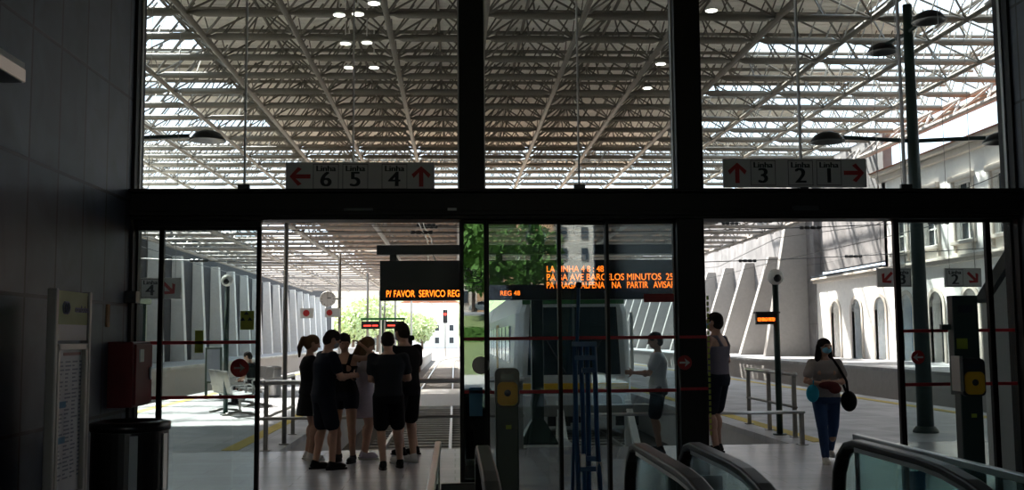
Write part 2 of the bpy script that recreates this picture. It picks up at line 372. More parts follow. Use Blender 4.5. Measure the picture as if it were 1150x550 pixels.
# ------------------------------------------------------------------ the glazed front
HB, HTOP = fz(248), fz(219)
hd = MB(); hd.box(XL, XR, YF - .14, YF + .12, HB, HTOP); hd.box(XL, XR, YF - .18, YF - .14, HB + .03, HB + .07)
hd.box(XL, XR, YF - .2, YF + .12, HTOP, HTOP + .03)
o = struct(hd.build('trim_door_header', 'dark_frame', bevel=.006))
tb = MB().box(fx(503), fx(513), YF - .17, YF - .139, fz(242), fz(236)).build('sensor', 'sign_white', o)
tb = MB().box(fx(388), fx(420), YF - .17, YF - .139, fz(242), fz(236)).build('sensor_housing', 'black', o)
tb = MB().box(fx(886), fx(914), YF - .17, YF - .139, fz(240), fz(234)).build('sensor_housing', 'black', o)
def pillar(n, x0, x1, z0, z1, y0=YF - .12, y1=YF + .12):
    return struct(MB().box(x0, x1, y0, y1, z0, z1).build('column_%s' % n, 'dark_frame', bevel=.006))
pillar('upper_centre', fx(515, 100), fx(543, 100), HTOP + .03, 5.6)
pillar('upper_right', fx(755, 100), fx(784, 100), HTOP + .03, 5.6)
pillar('lower_right', fx(758, 300), fx(788, 300), 0, HB)
pillar('lower_centre', fx(516, 300), fx(545, 300), 0, HB, YF + .0, YF + .16)
struct(MB().box(XL - .0, XL + .025, YF - .12, YF + .12, 0, 5.6).build('trim_jamb_left', 'dark_frame'))
struct(MB().box(fx(1137, 300), XR + .02, YF - .12, YF + .12, 0, 5.6).build('trim_jamb_right', 'dark_frame'))
def upper(n, x0, x1, rods):
    r = sempty('window_%d' % n)
    MB().box(x0, x1, YF - .006, YF + .006, HTOP + .03, 5.6).build('pane', 'glass', r)
    for px in rods:
        x = fx(px, 120); MB().box(x - .006, x + .006, YF - .03, YF + .02, HTOP + .03, 5.6).build('glass_joint', 'sign_white', r)
        MB().box(x - .05, x + .05, YF - .05, YF - .008, HTOP + .03, HTOP + .09).build('clamp', 'black', r, bevel=.004)
    e = MB(); e.box(x0, x0 + .012, YF - .02, YF + .02, HTOP + .03, 5.6); e.box(x1 - .012, x1, YF - .02, YF + .02, HTOP + .03, 5.6); e.build('frame', 'dull_steel', r)
    return r
upper(1, XL + .025, fx(515, 100), (276, 397)); upper(2, fx(543, 100), fx(755, 100), (649,)); upper(3, fx(784, 100), fx(1137, 300), (897, 1012))
def red_stripes(m, x0, x1, y, zs=(fz(380), fz(440))):
    for z in zs: m.box(x0, x1, y - .0115, y - .0075, z - .014, z + .014)
def leaf(n, x0, x1, y, ztop, gl='door_glass', fw=.02, frames=(1, 1), stripes=True, zs=None, bottom=.0):
    r = sempty('door_%d' % n)
    MB().box(x0, x1, y - .006, y + .006, bottom + .06, ztop).build('pane', gl, r)
    f = MB()
    if frames[0]: f.box(x0 - fw, x0 + fw, y - .025, y + .025, bottom, ztop)
    if frames[1]: f.box(x1 - fw, x1 + fw, y - .025, y + .025, bottom, ztop)
    f.box(x0, x1, y - .025, y + .025, ztop - .03, ztop); f.box(x0, x1, y - .025, y + .025, bottom, bottom + .07)
    f.build('frame', 'dark_frame', r, bevel=.004)
    if stripes:
        for z in (zs or (fz(380), fz(440))):
            MB().box(x0 + fw, x1 - fw, y - .0115, y - .0075, z - .014, z + .014).build('safety_stripe', 'stripe_red', r)
    return r
def disc_sticker(px, py, y, r, name, m, par, arrow=None, right=True):
    c = W(px, py, Y=y - .012)
    o = MB().lathe((c.x, y - .008, c.z), [(0, 0), (r, 0), (r, -.004), (0, -.004)], 28, 'Y').build(name, m, par)
    if arrow:
        s = 1 if right else -1; a = MB(); a.prism([(c.x - s * .045, c.z - .008), (c.x + s * .01, c.z - .008), (c.x + s * .01, c.z + .008), (c.x - s * .045, c.z + .008)], y - .015, y - .013)
        a.prism([(c.x + s * .0, c.z - .035), (c.x + s * .045, c.z), (c.x + s * .0, c.z + .035), (c.x + s * .012, c.z)], y - .015, y - .013); a.build('arrow', arrow, o)
    return o
def flat_sticker(px0, px1, py0, py1, y, name, m, par):
    a = W(px0, py0, Y=y - .01); b = W(px1, py1, Y=y - .01)
    return MB().box(a.x, b.x, y - .0115, y - .0075, b.z, a.z).build(name, m, par)
HL = fz(255, 220)
zl = (fz(384.5, 220), fz(446, 220))
d1 = leaf(1, XL + .025, fx(181), YF, HL, zs=zl, fw=.016); d2 = leaf(2, fx(182), fx(291), YF, HL, zs=zl, fw=.018)
struct(MB().box(XL, fx(293), YF - .03, YF + .03, HL, HB).build('trim_transom_left', 'dark_frame'))
disc_sticker(269, 413, YF, .078, 'round_sticker', 'sign_red', d2, 'sign_white')
s_ = flat_sticker(270, 285, 349, 370, YF, 'recycling_sticker', 'lime', d2); a, b = W(277, 356, Y=YF), W(277, 366, Y=YF)
q = MB()
for dx, dz in ((0, .05), (-.03, -.0), (.03, -.0)): q.prism([(a.x + dx - .022, a.z - .03 + dz), (a.x + dx + .022, a.z - .03 + dz), (a.x + dx, a.z + .0 + dz)], YF - .0135, YF - .012)
q.build('triangle_mark', 'green_paint', s_)
flat_sticker(219, 228, 371, 396, YF, 'notice_sticker', 'lime', d2)
# central sliding panels
g = leaf(3, fx(519), fx(545), YF - .05, HB, 'mirror_glass', .014, (1, 1), zs=(fz(380), fz(439)))
disc_sticker(540, 410, YF - .05, .075, 'round_sticker', 'sign_white', g)
flat_sticker(527, 542, 435, 467, YF - .05, 'blue_sticker', 'pale_blue', g)
fs = flat_sticker(522, 541, 301, 330, YF - .05, 'white_logo_sticker', 'mirror_glass', g)
c = W(531.5, 315, Y=YF - .065); lg = MB()
for i, (dx, dz, r0) in enumerate(((-.045, .06, .03), (.005, .065, .028), (.045, .055, .03))):
    lg.path([(c.x + dx + r0 * math.cos(t), YF - .066, c.z + dz + r0 * math.sin(t)) for t in [PI * 2 * k / 14 * .8 + i for k in range(15)]], .005, 5)
lg.path([(c.x + .075 * math.cos(t), YF - .066, c.z - .01 + .03 * math.sin(t)) for t in [PI * k / 14 for k in range(15)]], .005, 5)
lg.path([(c.x + .075 * math.cos(t), YF - .066, c.z - .0 - .02 * math.sin(t)) for t in [PI * k / 14 for k in range(15)]], .004, 5)
lg.build('logo', 'sign_white', fs)
textmesh('logo_text', 'BRAGA', .045, 'sign_white', fs, (c.x, YF - .066, c.z - .065), bold=.001)
leaf(4, fx(547), fx(628), YF + .0, HB, 'dark_glass', .016)
leaf(5, fx(628), fx(682), YF + .05, HB, 'dark_glass', .016)
g = leaf(6, fx(682), fx(758), YF - .0, HB, 'dark_glass', .014)
flat_sticker(723, 757, 330, 339, YF, 'red_sticker', 'sign_red', g)
disc_sticker(769, 407, YF - .125, .062, 'round_sticker', 'sign_red', g, 'sign_white')
for zz in (fz(380), fz(438)): MB().box(fx(758), fx(788), YF - .126, YF - .121, zz - .012, zz + .012).build('safety_stripe', 'stripe_red', g)
m = MB(); x = fx(790)
for k in range(24): m.box(x - .012, x + .006, YF - .13, YF - .12, fz(490) + k * .05, fz(490) + k * .05 + .036)
m.build('perforated_strip', 'lime', g)
# right-hand fixed panels
zr = (fz(371, 1075), fz(431, 1075))
HR = fz(246, 1070)
leaf(7, fx(1007), fx(1110), YF, HR, zs=zr, fw=.024); g = leaf(8, fx(1110), fx(1137), YF, HR, zs=zr, fw=.014)
g7 = [o for o in bpy.data.objects if o.name == 'door_7'][0]
disc_sticker(1031, 401, YF, .06, 'round_sticker', 'sign_red', g7, 'sign_white', False)
flat_sticker(992 + 24, 1040, 529, 560, YF, 'blue_notice', 'pale_blue', g7)
m = MB().box(fx(495), fx(536), YF - .2, YF - .13, 0, fz(538)).build('foot_box', 'black', bevel=.01); struct(m).name = 'trim_door_foot_left'
m = MB().box(fx(740), fx(799), YF - .2, YF - .13, 0, fz(534)).build('foot_box', 'black', bevel=.01); struct(m).name = 'trim_door_foot_right'

# ------------------------------------------------------------------ direction signs on the header
def arrow(m, cx, cz, L, ang, y0, y1, t=.02):
    sh = [(-L / 2, -t), (L * .12, -t), (-.03 * L - L * .0, -L * .42 + t * .2), (L * .12, -L * .5), (L / 2, 0), (L * .12, L * .5), (-.03 * L, L * .42 - t * .2), (L * .12, t), (-L / 2, t)]
    sh = [(-L * .5, -t), (L * .2, -t), (-L * .08, -L * .36), (L * .1, -L * .46), (L * .5, 0), (L * .1, L * .46), (-L * .08, L * .36), (L * .2, t), (-L * .5, t)]
    ca, sa = math.cos(ang), math.sin(ang); m.prism([(cx + a * ca - b * sa, cz + a * sa + b * ca) for a, b in sh], y0, y1)
def number_box(par, cx, cz, s, n, y, hw=None):
    hw = hw or s * .44; hh = s * .44; t = s * .018; m = MB()
    m.box(cx - hw, cx + hw, y - .002, y, cz + hh - t, cz + hh); m.box(cx - hw, cx + hw, y - .002, y, cz - hh, cz - hh + t)
    m.box(cx - hw, cx - hw + t, y - .002, y, cz - hh, cz + hh); m.box(cx + hw - t, cx + hw, y - .002, y, cz - hh, cz + hh)
    f = m.build('number_frame', 'sign_black', par)
    textmesh('lettering', 'Linha', s * .28, 'sign_black', f, (cx, y - .001, cz + s * .27), dupx=s * .02, sx=1.15)
    textmesh('number', n, s * .74, 'sign_black', f, (cx, y - .001, cz - s * .12), dupx=s * .045, sx=1.1)
def header_sign(px0, px1, py0, py1, items, label, foot):
    y = YF - .17; a = W(px0, py0, Y=y); b = W(px1, py1, Y=y); cz = (a.z + b.z) / 2; s = a.z - b.z
    t = thing('direction_sign', label, 'sign', ((a.x + b.x) / 2, y, HTOP + .03))
    MB().box(a.x, b.x, y, y + .03, b.z, a.z).build('panel', 'sign_white', t, bevel=.004)
    for px in foot:
        x = W(px, 200, Y=y).x; MB().box(x - .035, x + .035, y + .0, y + .03, HTOP + .03, b.z).build('foot', 'black', t)
    for kind, px in items:
        x = W(px, 195, Y=y).x
        if kind in '<>^':
            m = MB(); arrow(m, x, cz, s * .72, {'<': PI, '>': 0, '^': PI / 2}[kind], y - .003, y, s * .075); m.build('arrow', 'sign_red', t)
        else: number_box(t, x, cz, s, kind, y)
header_sign(321, 488, 182, 214, [('<', 337), ('6', 366), ('5', 399), ('4', 443), ('^', 473)], 'white platform sign reading Linha 6 5 4 above the left doorway', (397,))
header_sign(812, 974, 178, 210, [('^', 828), ('3', 857), ('2', 899), ('1', 931), ('>', 959)], 'white platform sign reading Linha 3 2 1 above the right doorway', (903,))

# small signs hung outside behind the glass
def hung_sign(px0, px1, py0, py1, Y, items, label, top, name='hanging_sign', cat='sign', group=None, box=True):
    a = W(px0, py0, Y=Y); b = W(px1, py1, Y=Y); cz = (a.z + b.z) / 2; s = a.z - b.z
    t = thing(name, label, cat, ((a.x + b.x) / 2, Y, b.z), group)
    MB().box(a.x, b.x, Y, Y + .04, b.z, a.z).build('panel', 'sign_white', t, bevel=.004)
    for f in (.15, .85): x = a.x + (b.x - a.x) * f; MB().tube((x, Y + .02, a.z), (x, Y + .02, top), .004, 6).build('rod', 'dull_steel', t)
    for kind, px in items:
        x = W(px, py0, Y=Y).x
        if kind[0] == 'a': m = MB(); arrow(m, x, cz, s * .75, R(float(kind[1:])), Y - .003, Y, s * .075); m.build('arrow', 'sign_red', t)
        elif kind[0] == 'o': MB().lathe((x, Y, cz), [(0, 0), (s * .33, 0), (s * .33, -.005), (0, -.005)], 20, 'Y').build('red_circle', 'sign_red', t)
        else: number_box(t, x, cz, s, kind, Y)
    return t
hung_sign(157, 203, 312, 335, 13., [('4', 169), ('a-45', 190)], 'hanging white sign with Linha 4 and a slanted red arrow', H)
hung_sign(985, 1024, 301, 322, 13., [('a225', 996), ('3', 1013)], 'hanging white sign with a red arrow beside number 3', H)
hung_sign(1061, 1103, 301, 322, 13., [('2', 1072), ('a-45', 1092)], 'hanging white sign with number 2 and a red arrow', H)
hung_sign(337, 352, 346, 357, 38., [('o', 344)], 'far small white sign with red circle left of the platform clock', CZ)
hung_sign(365, 382, 346, 356, 38., [('o', 370)], 'far small white sign with red circle under the platform clock', CZ)

# ------------------------------------------------------------------ big departure display across the tracks
YD = 15.5
mx = W(603, 300, Y=YD).x
t = thing('display_mast', 'dark green post with pyramid base seen through the sliding doors', 'post', (mx, YD + .1, 0))
MB().box(mx - .09, mx + .09, YD + .05, YD + .23, .3, 3.4).build('shaft', 'green_paint', t, bevel=.01)
b_ = .28
MB().rings([[V((mx + a * w_, YD + .14 + c_ * w_, z)) for a, c_ in ((-1, -1), (1, -1), (1, 1), (-1, 1))] for w_, z in ((b_, 0), (b_, .03), (.1, .34))]).build('base', 'green_paint', t)
MB().ell((mx, YD + .14, W(603, 266, Y=YD).z), .16, .16, .16).build('cap', 'green_paint', t, smooth=True)
# ground there is the concourse edge: a footing slab on the track bed carries it
struct(MB().box(mx - .5, mx + .5, 15.0, 16.3, -1, 0).build('trim_footing', 'concrete'))
a = W(428, 294, Y=YD); b = W(788, 338, Y=YD)
t = thing('departure_display', 'long black LED departure board hanging outside the doors', 'display board', ((a.x + b.x) / 2, YD, b.z))
ztop, zbot = a.z, W(440, 338, Y=YD).z
MB().box(a.x, b.x, YD - .25, YD + .0, zbot, ztop).build('housing', 'black', t, bevel=.01)
MB().box(W(424, 280, Y=YD).x, b.x, YD - .2, YD + .0, W(430, 287, Y=YD).z, W(430, 276.5, Y=YD).z).build('carrier_beam', 'black', t, bevel=.006)
for px in (442, 560, 660, 770): x = W(px, 290, Y=YD).x; MB().box(x - .05, x + .05, YD - .15, YD - .02, ztop, W(430, 287, Y=YD).z).build('hanger', 'black', t)
for px in (448, 490, 640): x = W(px, 290, Y=YD).x; MB().tube((x, YD - .1, ztop), (x - .06, YD - .1, W(430, 287, Y=YD).z), .014, 6).build('brace', 'steel', t)
yy = YD - .252
def led(s, px0, px1, py0, py1, m='led', par=t, Y=yy):
    p0 = W(px0, py0, Y=Y); p1 = W(px1, py1, Y=Y); o = textmesh('led_text', s, 1., m, par, (0, Y, 0), bold=.0)
    xs_ = [v.co.x for v in o.data.vertices]; zs_ = [v.co.z for v in o.data.vertices]; root = par
    while root.parent: root = root.parent
    kx = (p1.x - p0.x) / (max(xs_) - min(xs_)); kz = (p0.z - p1.z) / (max(zs_) - min(zs_)); x0, z0 = min(xs_), min(zs_)
    for v in o.data.vertices: v.co.x = (v.co.x - x0) * kx + p0.x - root.location.x; v.co.z = (v.co.z - z0) * kz + p1.z - root.location.z
    return o
led("P/ FAVOR  SERVICO REG", 434, 516, 326, 333)
led("LA LINHA 4 8 : 48", 614, 678, 298.5, 305)
led("PA BA AVE BARCELOS MINUTOS  25", 614, 756, 307.5, 314)
led("PA BRAGA. ALFENA 1 NA   PARTIR   AVISAR", 614, 758, 316.5, 323)
led("REG 48", 562, 584, 326.5, 331.5)
MB().box(W(640, 300, Y=YD - .26).x, W(641, 300, Y=YD - .26).x, YD - .262, YD - .252, W(640, 312, Y=YD).z, W(640, 303, Y=YD).z).build('indicator', 'sign_white', t)

# ================================================================== OLD STATION BUILDING (right)
sb = thing('station_building', 'old sunlit white station building with arches and tall upper windows', 'building', (18.2, 25, .5))
Z0 = .5; XB = 18.0
arch_y = [47.6 - 2.55 * i for i in range(14)]
aw, ah = .55, 2.1                                  # half width, spring height
def archpts(y, w_, h_, z0=Z0):
    return [(y - w_, z0)] + [(y - w_ * math.cos(PI * k / 12), z0 + h_ + w_ * math.sin(PI * k / 12)) for k in range(13)] + [(y + w_, z0)]
m = MB(); prev = 11.0
ys_sorted = sorted(arch_y)
ZC = 4.1
for i, y in enumerate(ys_sorted):
    lo = (ys_sorted[i - 1] + y) / 2 if i else y - 1.275; hi = (ys_sorted[i + 1] + y) / 2 if i < len(ys_sorted) - 1 else 50.
    m.box(XB, XB + .5, lo, y - aw, Z0, ZC); m.box(XB, XB + .5, y + aw, hi, Z0, ZC)
    ap = [(y - aw * math.cos(PI * k / 12), Z0 + ah + aw * math.sin(PI * k / 12)) for k in range(13)]
    for k in range(12):
        (ya, za), (yb, zb) = ap[k], ap[k + 1]; m.prism([(ya, za), (yb, zb), (yb, ZC), (ya, ZC)], XB, XB + .5, 'X')
m.box(XB, XB + 1.6, 10, ys_sorted[0] - 1.275, Z0, ZC)
m.box(XB + .5, XB + 1.6, ys_sorted[0] - 1.3, 50, Z0 + 3.4, ZC)
m.build('arcade_wall', 'render_white', sb)
MB().box(XB + .5, XB + .7, 14, 50, Z0, Z0 + 3.4).build('inner_wall', 'stone', sb)
m = MB(); m.box(XB - .18, XB + 1.6, 10, 50.1, ZC, ZC + .14); m.box(XB - .26, XB + 1.6, 10, 50.2, ZC + .14, ZC + .24); m.build('lower_cornice', 'stone', sb, bevel=.02)
m = MB(); m.prism([(41.8, ZC + .24), (50.2, ZC + .24), (50.2, ZC + .36), (41.8, ZC + .36)], XB - .25, XB + 2.5, 'X'); m.build('annex_roof', 'window_dark', sb)
for y in ys_sorted:
    o = [(y - (aw + .16), Z0)] + [(y - (aw + .16) * math.cos(PI * k / 12), Z0 + ah + (aw + .16) * math.sin(PI * k / 12)) for k in range(13)] + [(y + aw + .16, Z0)]
    i_ = archpts(y, aw, ah); m = MB(); n = len(o)
    m.add([(XB - .05, a, b) for a, b in o] + [(XB - .05, a, b) for a, b in i_] + [(XB + .1, a, b) for a, b in o] + [(XB + .1, a, b) for a, b in i_],
          [f for k in range(n - 1) for f in ((k, k + 1, n + k + 1, n + k), (k, k + 1, 2 * n + k + 1, 2 * n + k), (n + k, n + k + 1, 3 * n + k + 1, 3 * n + k))])
    s_ = m.build('arch_surround', 'tan' if False else 'stone', sb)
    MB().box(XB + .42, XB + .47, y - aw, y + aw, Z0, Z0 + ah + aw).build('arch_door', 'window_dark' if int(y) % 3 else 'pale_blue', s_)
up = MB(); up_ws = [40.2 - 2.6 * i for i in range(10)]; ZU0, ZU1 = 4.35, 7.9; ww_ = .62; wz0, wz1 = 4.9, 6.9
ups = sorted(up_ws)
for i, y in enumerate(ups):
    lo = (ups[i - 1] + y) / 2 if i else 10; hi = (ups[i + 1] + y) / 2 if i < len(ups) - 1 else 41.8
    up.box(XB, XB + .4, lo, y - ww_, ZU0, ZU1); up.box(XB, XB + .4, y + ww_, hi, ZU0, ZU1); up.box(XB, XB + .4, y - ww_, y + ww_, ZU0, wz0); up.box(XB, XB + .4, y - ww_, y + ww_, wz1, ZU1)
up.box(XB + .4, XB + 7, 10, 41.8, ZU0, ZU0 + .1); up.box(XB, XB + 7, 41.5, 41.8, ZU0, ZU1); up.build('upper_wall', 'render_white', sb)
m = MB(); m.box(XB - .2, XB + 7, 10, 41.95, ZU1, ZU1 + .25); m.box(XB - .4, XB + 7, 10, 42.1, ZU1 + .25, ZU1 + .42); m.build('upper_cornice', 'stone', sb, bevel=.03)
m = MB(); m.prism([(XB - .5, ZU1 + .42), (XB + 7.3, ZU1 + .42), (XB + 3.4, ZU1 + 1.9)], 10, 42.1); m.build('roof', 'roof_tile', sb)
for y in up_ws:
    m = MB(); m.box(XB - .07, XB + .03, y - ww_ - .14, y - ww_, wz0 - .05, wz1 + .1); m.box(XB - .07, XB + .03, y + ww_, y + ww_ + .14, wz0 - .05, wz1 + .1)
    m.box(XB - .16, XB + .03, y - ww_ - .22, y + ww_ + .22, wz1 + .1, wz1 + .3); m.box(XB - .16, XB + .03, y - ww_ - .2, y + ww_ + .2, wz0 - .18, wz0 - .05)
    m.box(XB - .1, XB + .03, y - ww_ - .1, y - ww_ + .02, wz0 - .45, wz0 - .18); m.box(XB - .1, XB + .03, y + ww_ - .02, y + ww_ + .1, wz0 - .45, wz0 - .18)
    f = m.build('window_surround', 'stone', sb, bevel=.015)
    MB().box(XB + .2, XB + .24, y - ww_, y + ww_, wz0, wz1).build('pane', 'window_dark', f)
    m = MB(); m.box(XB + .15, XB + .2, y - .03, y + .03, wz0, wz1)
    for q in (.3, .62): m.box(XB + .15, XB + .2, y - ww_, y + ww_, wz0 + (wz1 - wz0) * q, wz0 + (wz1 - wz0) * q + .05)
    m.box(XB + .15, XB + .2, y - ww_, y - ww_ + .06, wz0, wz1); m.box(XB + .15, XB + .2, y + ww_ - .06, y + ww_, wz0, wz1); m.build('sash', 'white', f)

# ================================================================== TRACKS, TRAIN
def track(x, label, y0=15.4, y1=118., bend=False):
    t = thing('railway_track', label, 'track', (x, y0, -1.0))
    def cx(y): return x if (y < 105 or not bend) else x + (y - 105) ** 2 / 300.
    Y2 = 300. if bend else y1; ysn = [y0 + (105 - y0) * k / 8 for k in range(9)] + ([105 + (Y2 - 105) * k / 24 for k in range(1, 25)] if bend else [y1])
    for s in (-.75, .75):
        MB().path([(cx(y) + s, y, -.90) for y in ysn], .05, sq=(.036, .055)).build('rail', 'rail', t)
    m = MB(); y = y0 + .3
    while y < (200 if bend else y1): m.box(cx(y) - 1.15, cx(y) + 1.15, y - .12, y + .12, -1.0, -.93); y += .68
    m.build('sleepers', 'sleeper', t); return t
track(-.86, 'empty track curving away to the right beyond the canopy', bend=True)
track(3.02, 'track under the stationary train behind the glass doors')
track(-9.3, 'track between the left platform and the raised far left platform')
track(12.25, 'track beside the raised platform of the old station building')

def train():
    x0, x1, yf, zb, zt = 1.5, 4.55, 26., -.55, 3.0
    t = thing('train', 'stationary electric train with dark windscreen and yellow bumper stripe', 'train', (3.02, yf, -.85))
    cx = 3.02; hw = (x1 - x0) / 2
    def sec(y, k, drop=0.):            # front sections, k = inset
        return [V((cx + a * (hw - k), y, z)) for a, z in ((-1, zb + drop), (-1.0, 1.0), (-.96, 2.2), (-.80, zt - .12 - k * .4), (-.5, zt - k * .5), (.5, zt - k * .5), (.80, zt - .12 - k * .4), (.96, 2.2), (1.0, 1.0), (1, zb + drop))]
    for n_, (ya, yb) in enumerate(((yf, 45.), (45.6, 64.))):
        m = MB(); rs = [sec(ya + .0, .22), sec(ya + .12, .1), sec(ya + .4, .02), sec(ya + .8, 0), sec(yb, 0)] if n_ == 0 else [sec(ya, 0), sec(yb, 0)]
        body = m.rings(rs).build('car_body', 'train_white', t, bevel=.02)
        for k in range(7):
            yw = ya + 2.2 + k * (yb - ya - 3.5) / 7
            MB().box(x0 - .012, x0 + .01, yw, yw + 1.7, .9, 1.9).build('side_window', 'train_glass', body)
        MB().box(x0 - .014, x0 + .01, ya + 9.3, ya + 10.7, -.3, 2.0).build('side_door', 'yellow', body)
        m = MB()
        for yb_ in (ya + 2.2, yb - 2.6):
            for dy in (-.9, .9):
                for s in (-.75, .75): m.lathe((cx + s, yb_ + dy, -.43), [(0, -.06), (.42, -.06), (.42, .06), (0, .06)], 20, 'X')
            m.box(cx - .9, cx + .9, yb_ - 1.5, yb_ + 1.5, -.6, -.3)
        m.build('bogies', 'black', t)
    MB().rings([[V((cx + a * (hw - .33), yf - .012, z)) for a, z in ((-1, .62), (1, .62), (.93, 2.35), (-.93, 2.35))], [V((cx + a * (hw - .33), yf + .1, z)) for a, z in ((-1, .62), (1, .62), (.93, 2.35), (-.93, 2.35))]]).build('windscreen', 'train_glass', t, bevel=.03)
    MB().box(cx - .03, cx + .03, yf - .03, yf + .1, .62, 2.35).build('windscreen_post', 'train_grey', t)
    MB().box(cx - 1.3, cx + 1.3, yf - .03, yf + .1, 2.42, 2.82).build('destination_blind', 'train_green', t, bevel=.01)
    MB().box(x0 + .15, x1 - .15, yf - .05, yf + .1, .18, .42).build('bumper_stripe', 'yellow', t, bevel=.02)
    MB().box(x0 + .2, x1 - .2, yf - .10, yf + .1, -.75, .15).build('apron', 'train_white', t, bevel=.05)
    MB().box(cx - .45, cx + .35, yf - .35, yf - .1, -.55, -.12).build('coupler', 'black', t, bevel=.04)
    for s in (-1, 1):
        MB().lathe((cx + s * .95, yf - .1, -.05), [(.09, .0), (.09, -.25), (.2, -.28), (.2, -.33), (0, -.34)], 20, 'Y').build('buffer', 'dull_steel', t, smooth=False)
        MB().box(cx + s * 1.18 - .1, cx + s * 1.18 + .1, yf - .03, yf + .1, .48, .58).build('headlight', 'sign_white', t, bevel=.01)
        m = MB(); m.path([(cx + s * .2, yf - .03, .65), (cx + s * .7, yf - .05, 1.5)], .015); m.build('wiper', 'black', t)
    m = MB(); m.box(x1 - .08, x1 - .02, yf - .12, yf + .05, .6, 2.2); m.build('grab_rail', 'white', t)
train()
# buffer stop in front of the train
t = thing('buffer_stop', 'pale steel buffer stop with slanted braces before the train', 'buffer stop', (3.02, 22.5, -1.0))
for s in (-.75, .75):
    MB().path([(3.02 + s, 21.0, -.9), (3.02 + s, 22.4, .1)], .05, sq=(.07, .06)).build('brace', 'white', t)
    MB().box(3.02 + s - .07, 3.02 + s + .07, 22.35, 22.5, -1.0, .2).build('upright', 'white', t)
MB().box(1.85, 4.2, 22.2, 22.5, -.12, .12).build('crossbeam', 'dull_steel', t, bevel=.02)
for s in (-.75, .75): MB().box(3.02 + s - .25, 3.02 + s + .25, 22.5, 22.6, -.35, -.12).build('pad', 'black', t)

# ================================================================== PLATFORM FURNITURE
def dish(m_par, c, r, name='lamp_shade', glow=True):
    MB().lathe(c, [(0, .17), (r * .35, .165), (r * .7, .12), (r * .95, .03), (r, 0), (r * .93, 0), (r * .6, .05), (0, .07)], 28).build(name, 'black', m_par, smooth=True)
def lamp_mast(x, y, label, ds):
    t = thing('lamp_mast', label, 'lamp post', (x, y, 0))
    MB().tube((x, y, 0), (x, y, 7.1), .13, 16, .075).build('pole', 'green_paint', t, smooth=True)
    MB().lathe((x, y, 0), [(0, 0), (.2, 0), (.2, .03), (.15, .1), (0, .1)], 20).build('base', 'green_paint', t)
    for dx, z in ds['x']:
        a = MB(); a.tube((x, y, z - .0), (x + dx * .82, y, z + .06), .035, 8); a.build('arm', 'green_paint', t)
        dish(t, (x + dx, y, z - .02), .29)
    for dy, z in ds['y']:
        a = MB(); a.tube((x, y, z), (x, y + dy * .85, z + .06), .035, 8); a.build('arm', 'green_paint', t); dish(t, (x, y + dy, z - .04), .27)
    return t
lamp_mast(7.62, 16.4, 'tall dark lamp mast with dish lamps behind the right glass panel', dict(x=((-1.45, 4.78), (1.5, 4.78)), y=((-.75, 6.62), (1.05, 6.62))))
lamp_mast(-5.55, 16.4, 'lamp mast mostly behind the tiled wall, its dish lamps showing top left', dict(x=((1.62, 4.78),), y=((1.0, 6.3),)))
def ball_post(px, pyt, pyb, label, board=None):
    c = W(px, pyb, Z=0); z = W(px, pyt, Y=c.y).z
    t = thing('camera_post', label, 'post', (c.x, c.y, 0))
    MB().tube((c.x, c.y, 0), (c.x, c.y, z - .1), .05, 12).build('pole', 'green_paint', t, smooth=True)
    MB().lathe((c.x, c.y, 0), [(0, 0), (.11, 0), (.11, .02), (0, .02)], 16).build('base', 'green_paint', t)
    MB().ell((c.x, c.y - .02, z), .13, .13, .13).build('round_housing', 'white', t, smooth=True)
    MB().ell((c.x, c.y - .1, z - .02), .07, .07, .07).build('lens', 'black', t, smooth=True)
    return t, c
ball_post(253, 315, 466, 'dark post with white round camera behind the metal bench')
t, c = ball_post(876, 311, 488, 'dark post with round white camera behind the right railing')
a = W(849, 352, Y=c.y); b = W(872, 364, Y=c.y)
td = thing('platform_display', 'small dark display with one orange line on the right post', 'display', ((a.x + b.x) / 2, c.y, b.z))
MB().box(a.x, b.x, c.y - .03, c.y + .05, b.z, a.z).build('housing', 'black', td)
MB().box(a.x - .02, b.x + .05, c.y - .06, c.y + .06, a.z, a.z + .03).build('hood', 'black', td)
led("10:24 BRAGA PARTIDA", 851, 871, 356.5, 360.5, 'led', td, c.y - .034)

def railing_set(name_label, pts_posts, rails_top, z=1.0):
    pass
def railing(label, posts, segs, h=.98, name='railing'):
    t = thing(name, label, 'railing', (*posts[0][:2], 0))
    for x, y in posts:
        MB().box(x - .03, x + .03, y - .03, y + .03, 0, h - .02).build('post', 'dull_steel', t, bevel=.004)
        MB().box(x - .07, x + .07, y - .07, y + .07, 0, .012).build('base_plate', 'dull_steel', t)
    for (xa, ya), (xb, yb) in segs:
        MB().tube((xa, ya, h), (xb, yb, h), .035 if h > .9 else .025, 10).build('top_rail', 'steel', t, smooth=True)
        if h > .9: MB().tube((xa, ya, .47), (xb, yb, .47), .022, 8).build('mid_rail', 'dull_steel', t, smooth=True)
    return t
railing('steel railing around the end of the left track behind the group', [(-2.72, 15.1), (-2.72, 17.6), (.95, 14.85)], [((-2.72, 14.85), (-2.72, 17.6)), ((-2.78, 14.9), (1.0, 14.9))])
railing('steel railing by the platform edge between standing man and woman', [(5.3, 15.9), (5.3, 17.2), (5.3, 18.4)], [((5.3, 15.8), (5.3, 18.5)),])
railing('low steel bar across the train track end behind the standing man', [(1.9, 14.85), (3.4, 14.85), (5.05, 14.85)], [((1.8, 14.85), (5.1, 14.85))], h=.47, name='low_barrier')
c = W(319, 499, Z=0)
t = thing('steel_pole', 'slender steel pole beside the left track railing', 'pole', (c.x, c.y, 0))
MB().tube((c.x, c.y, 0), (c.x, c.y, 3.7), .035, 10).build('shaft', 'dull_steel', t, smooth=True)
MB().lathe((c.x, c.y, 0), [(0, 0), (.08, 0), (.08, .02), (0, .02)], 16).build('base', 'dull_steel', t)
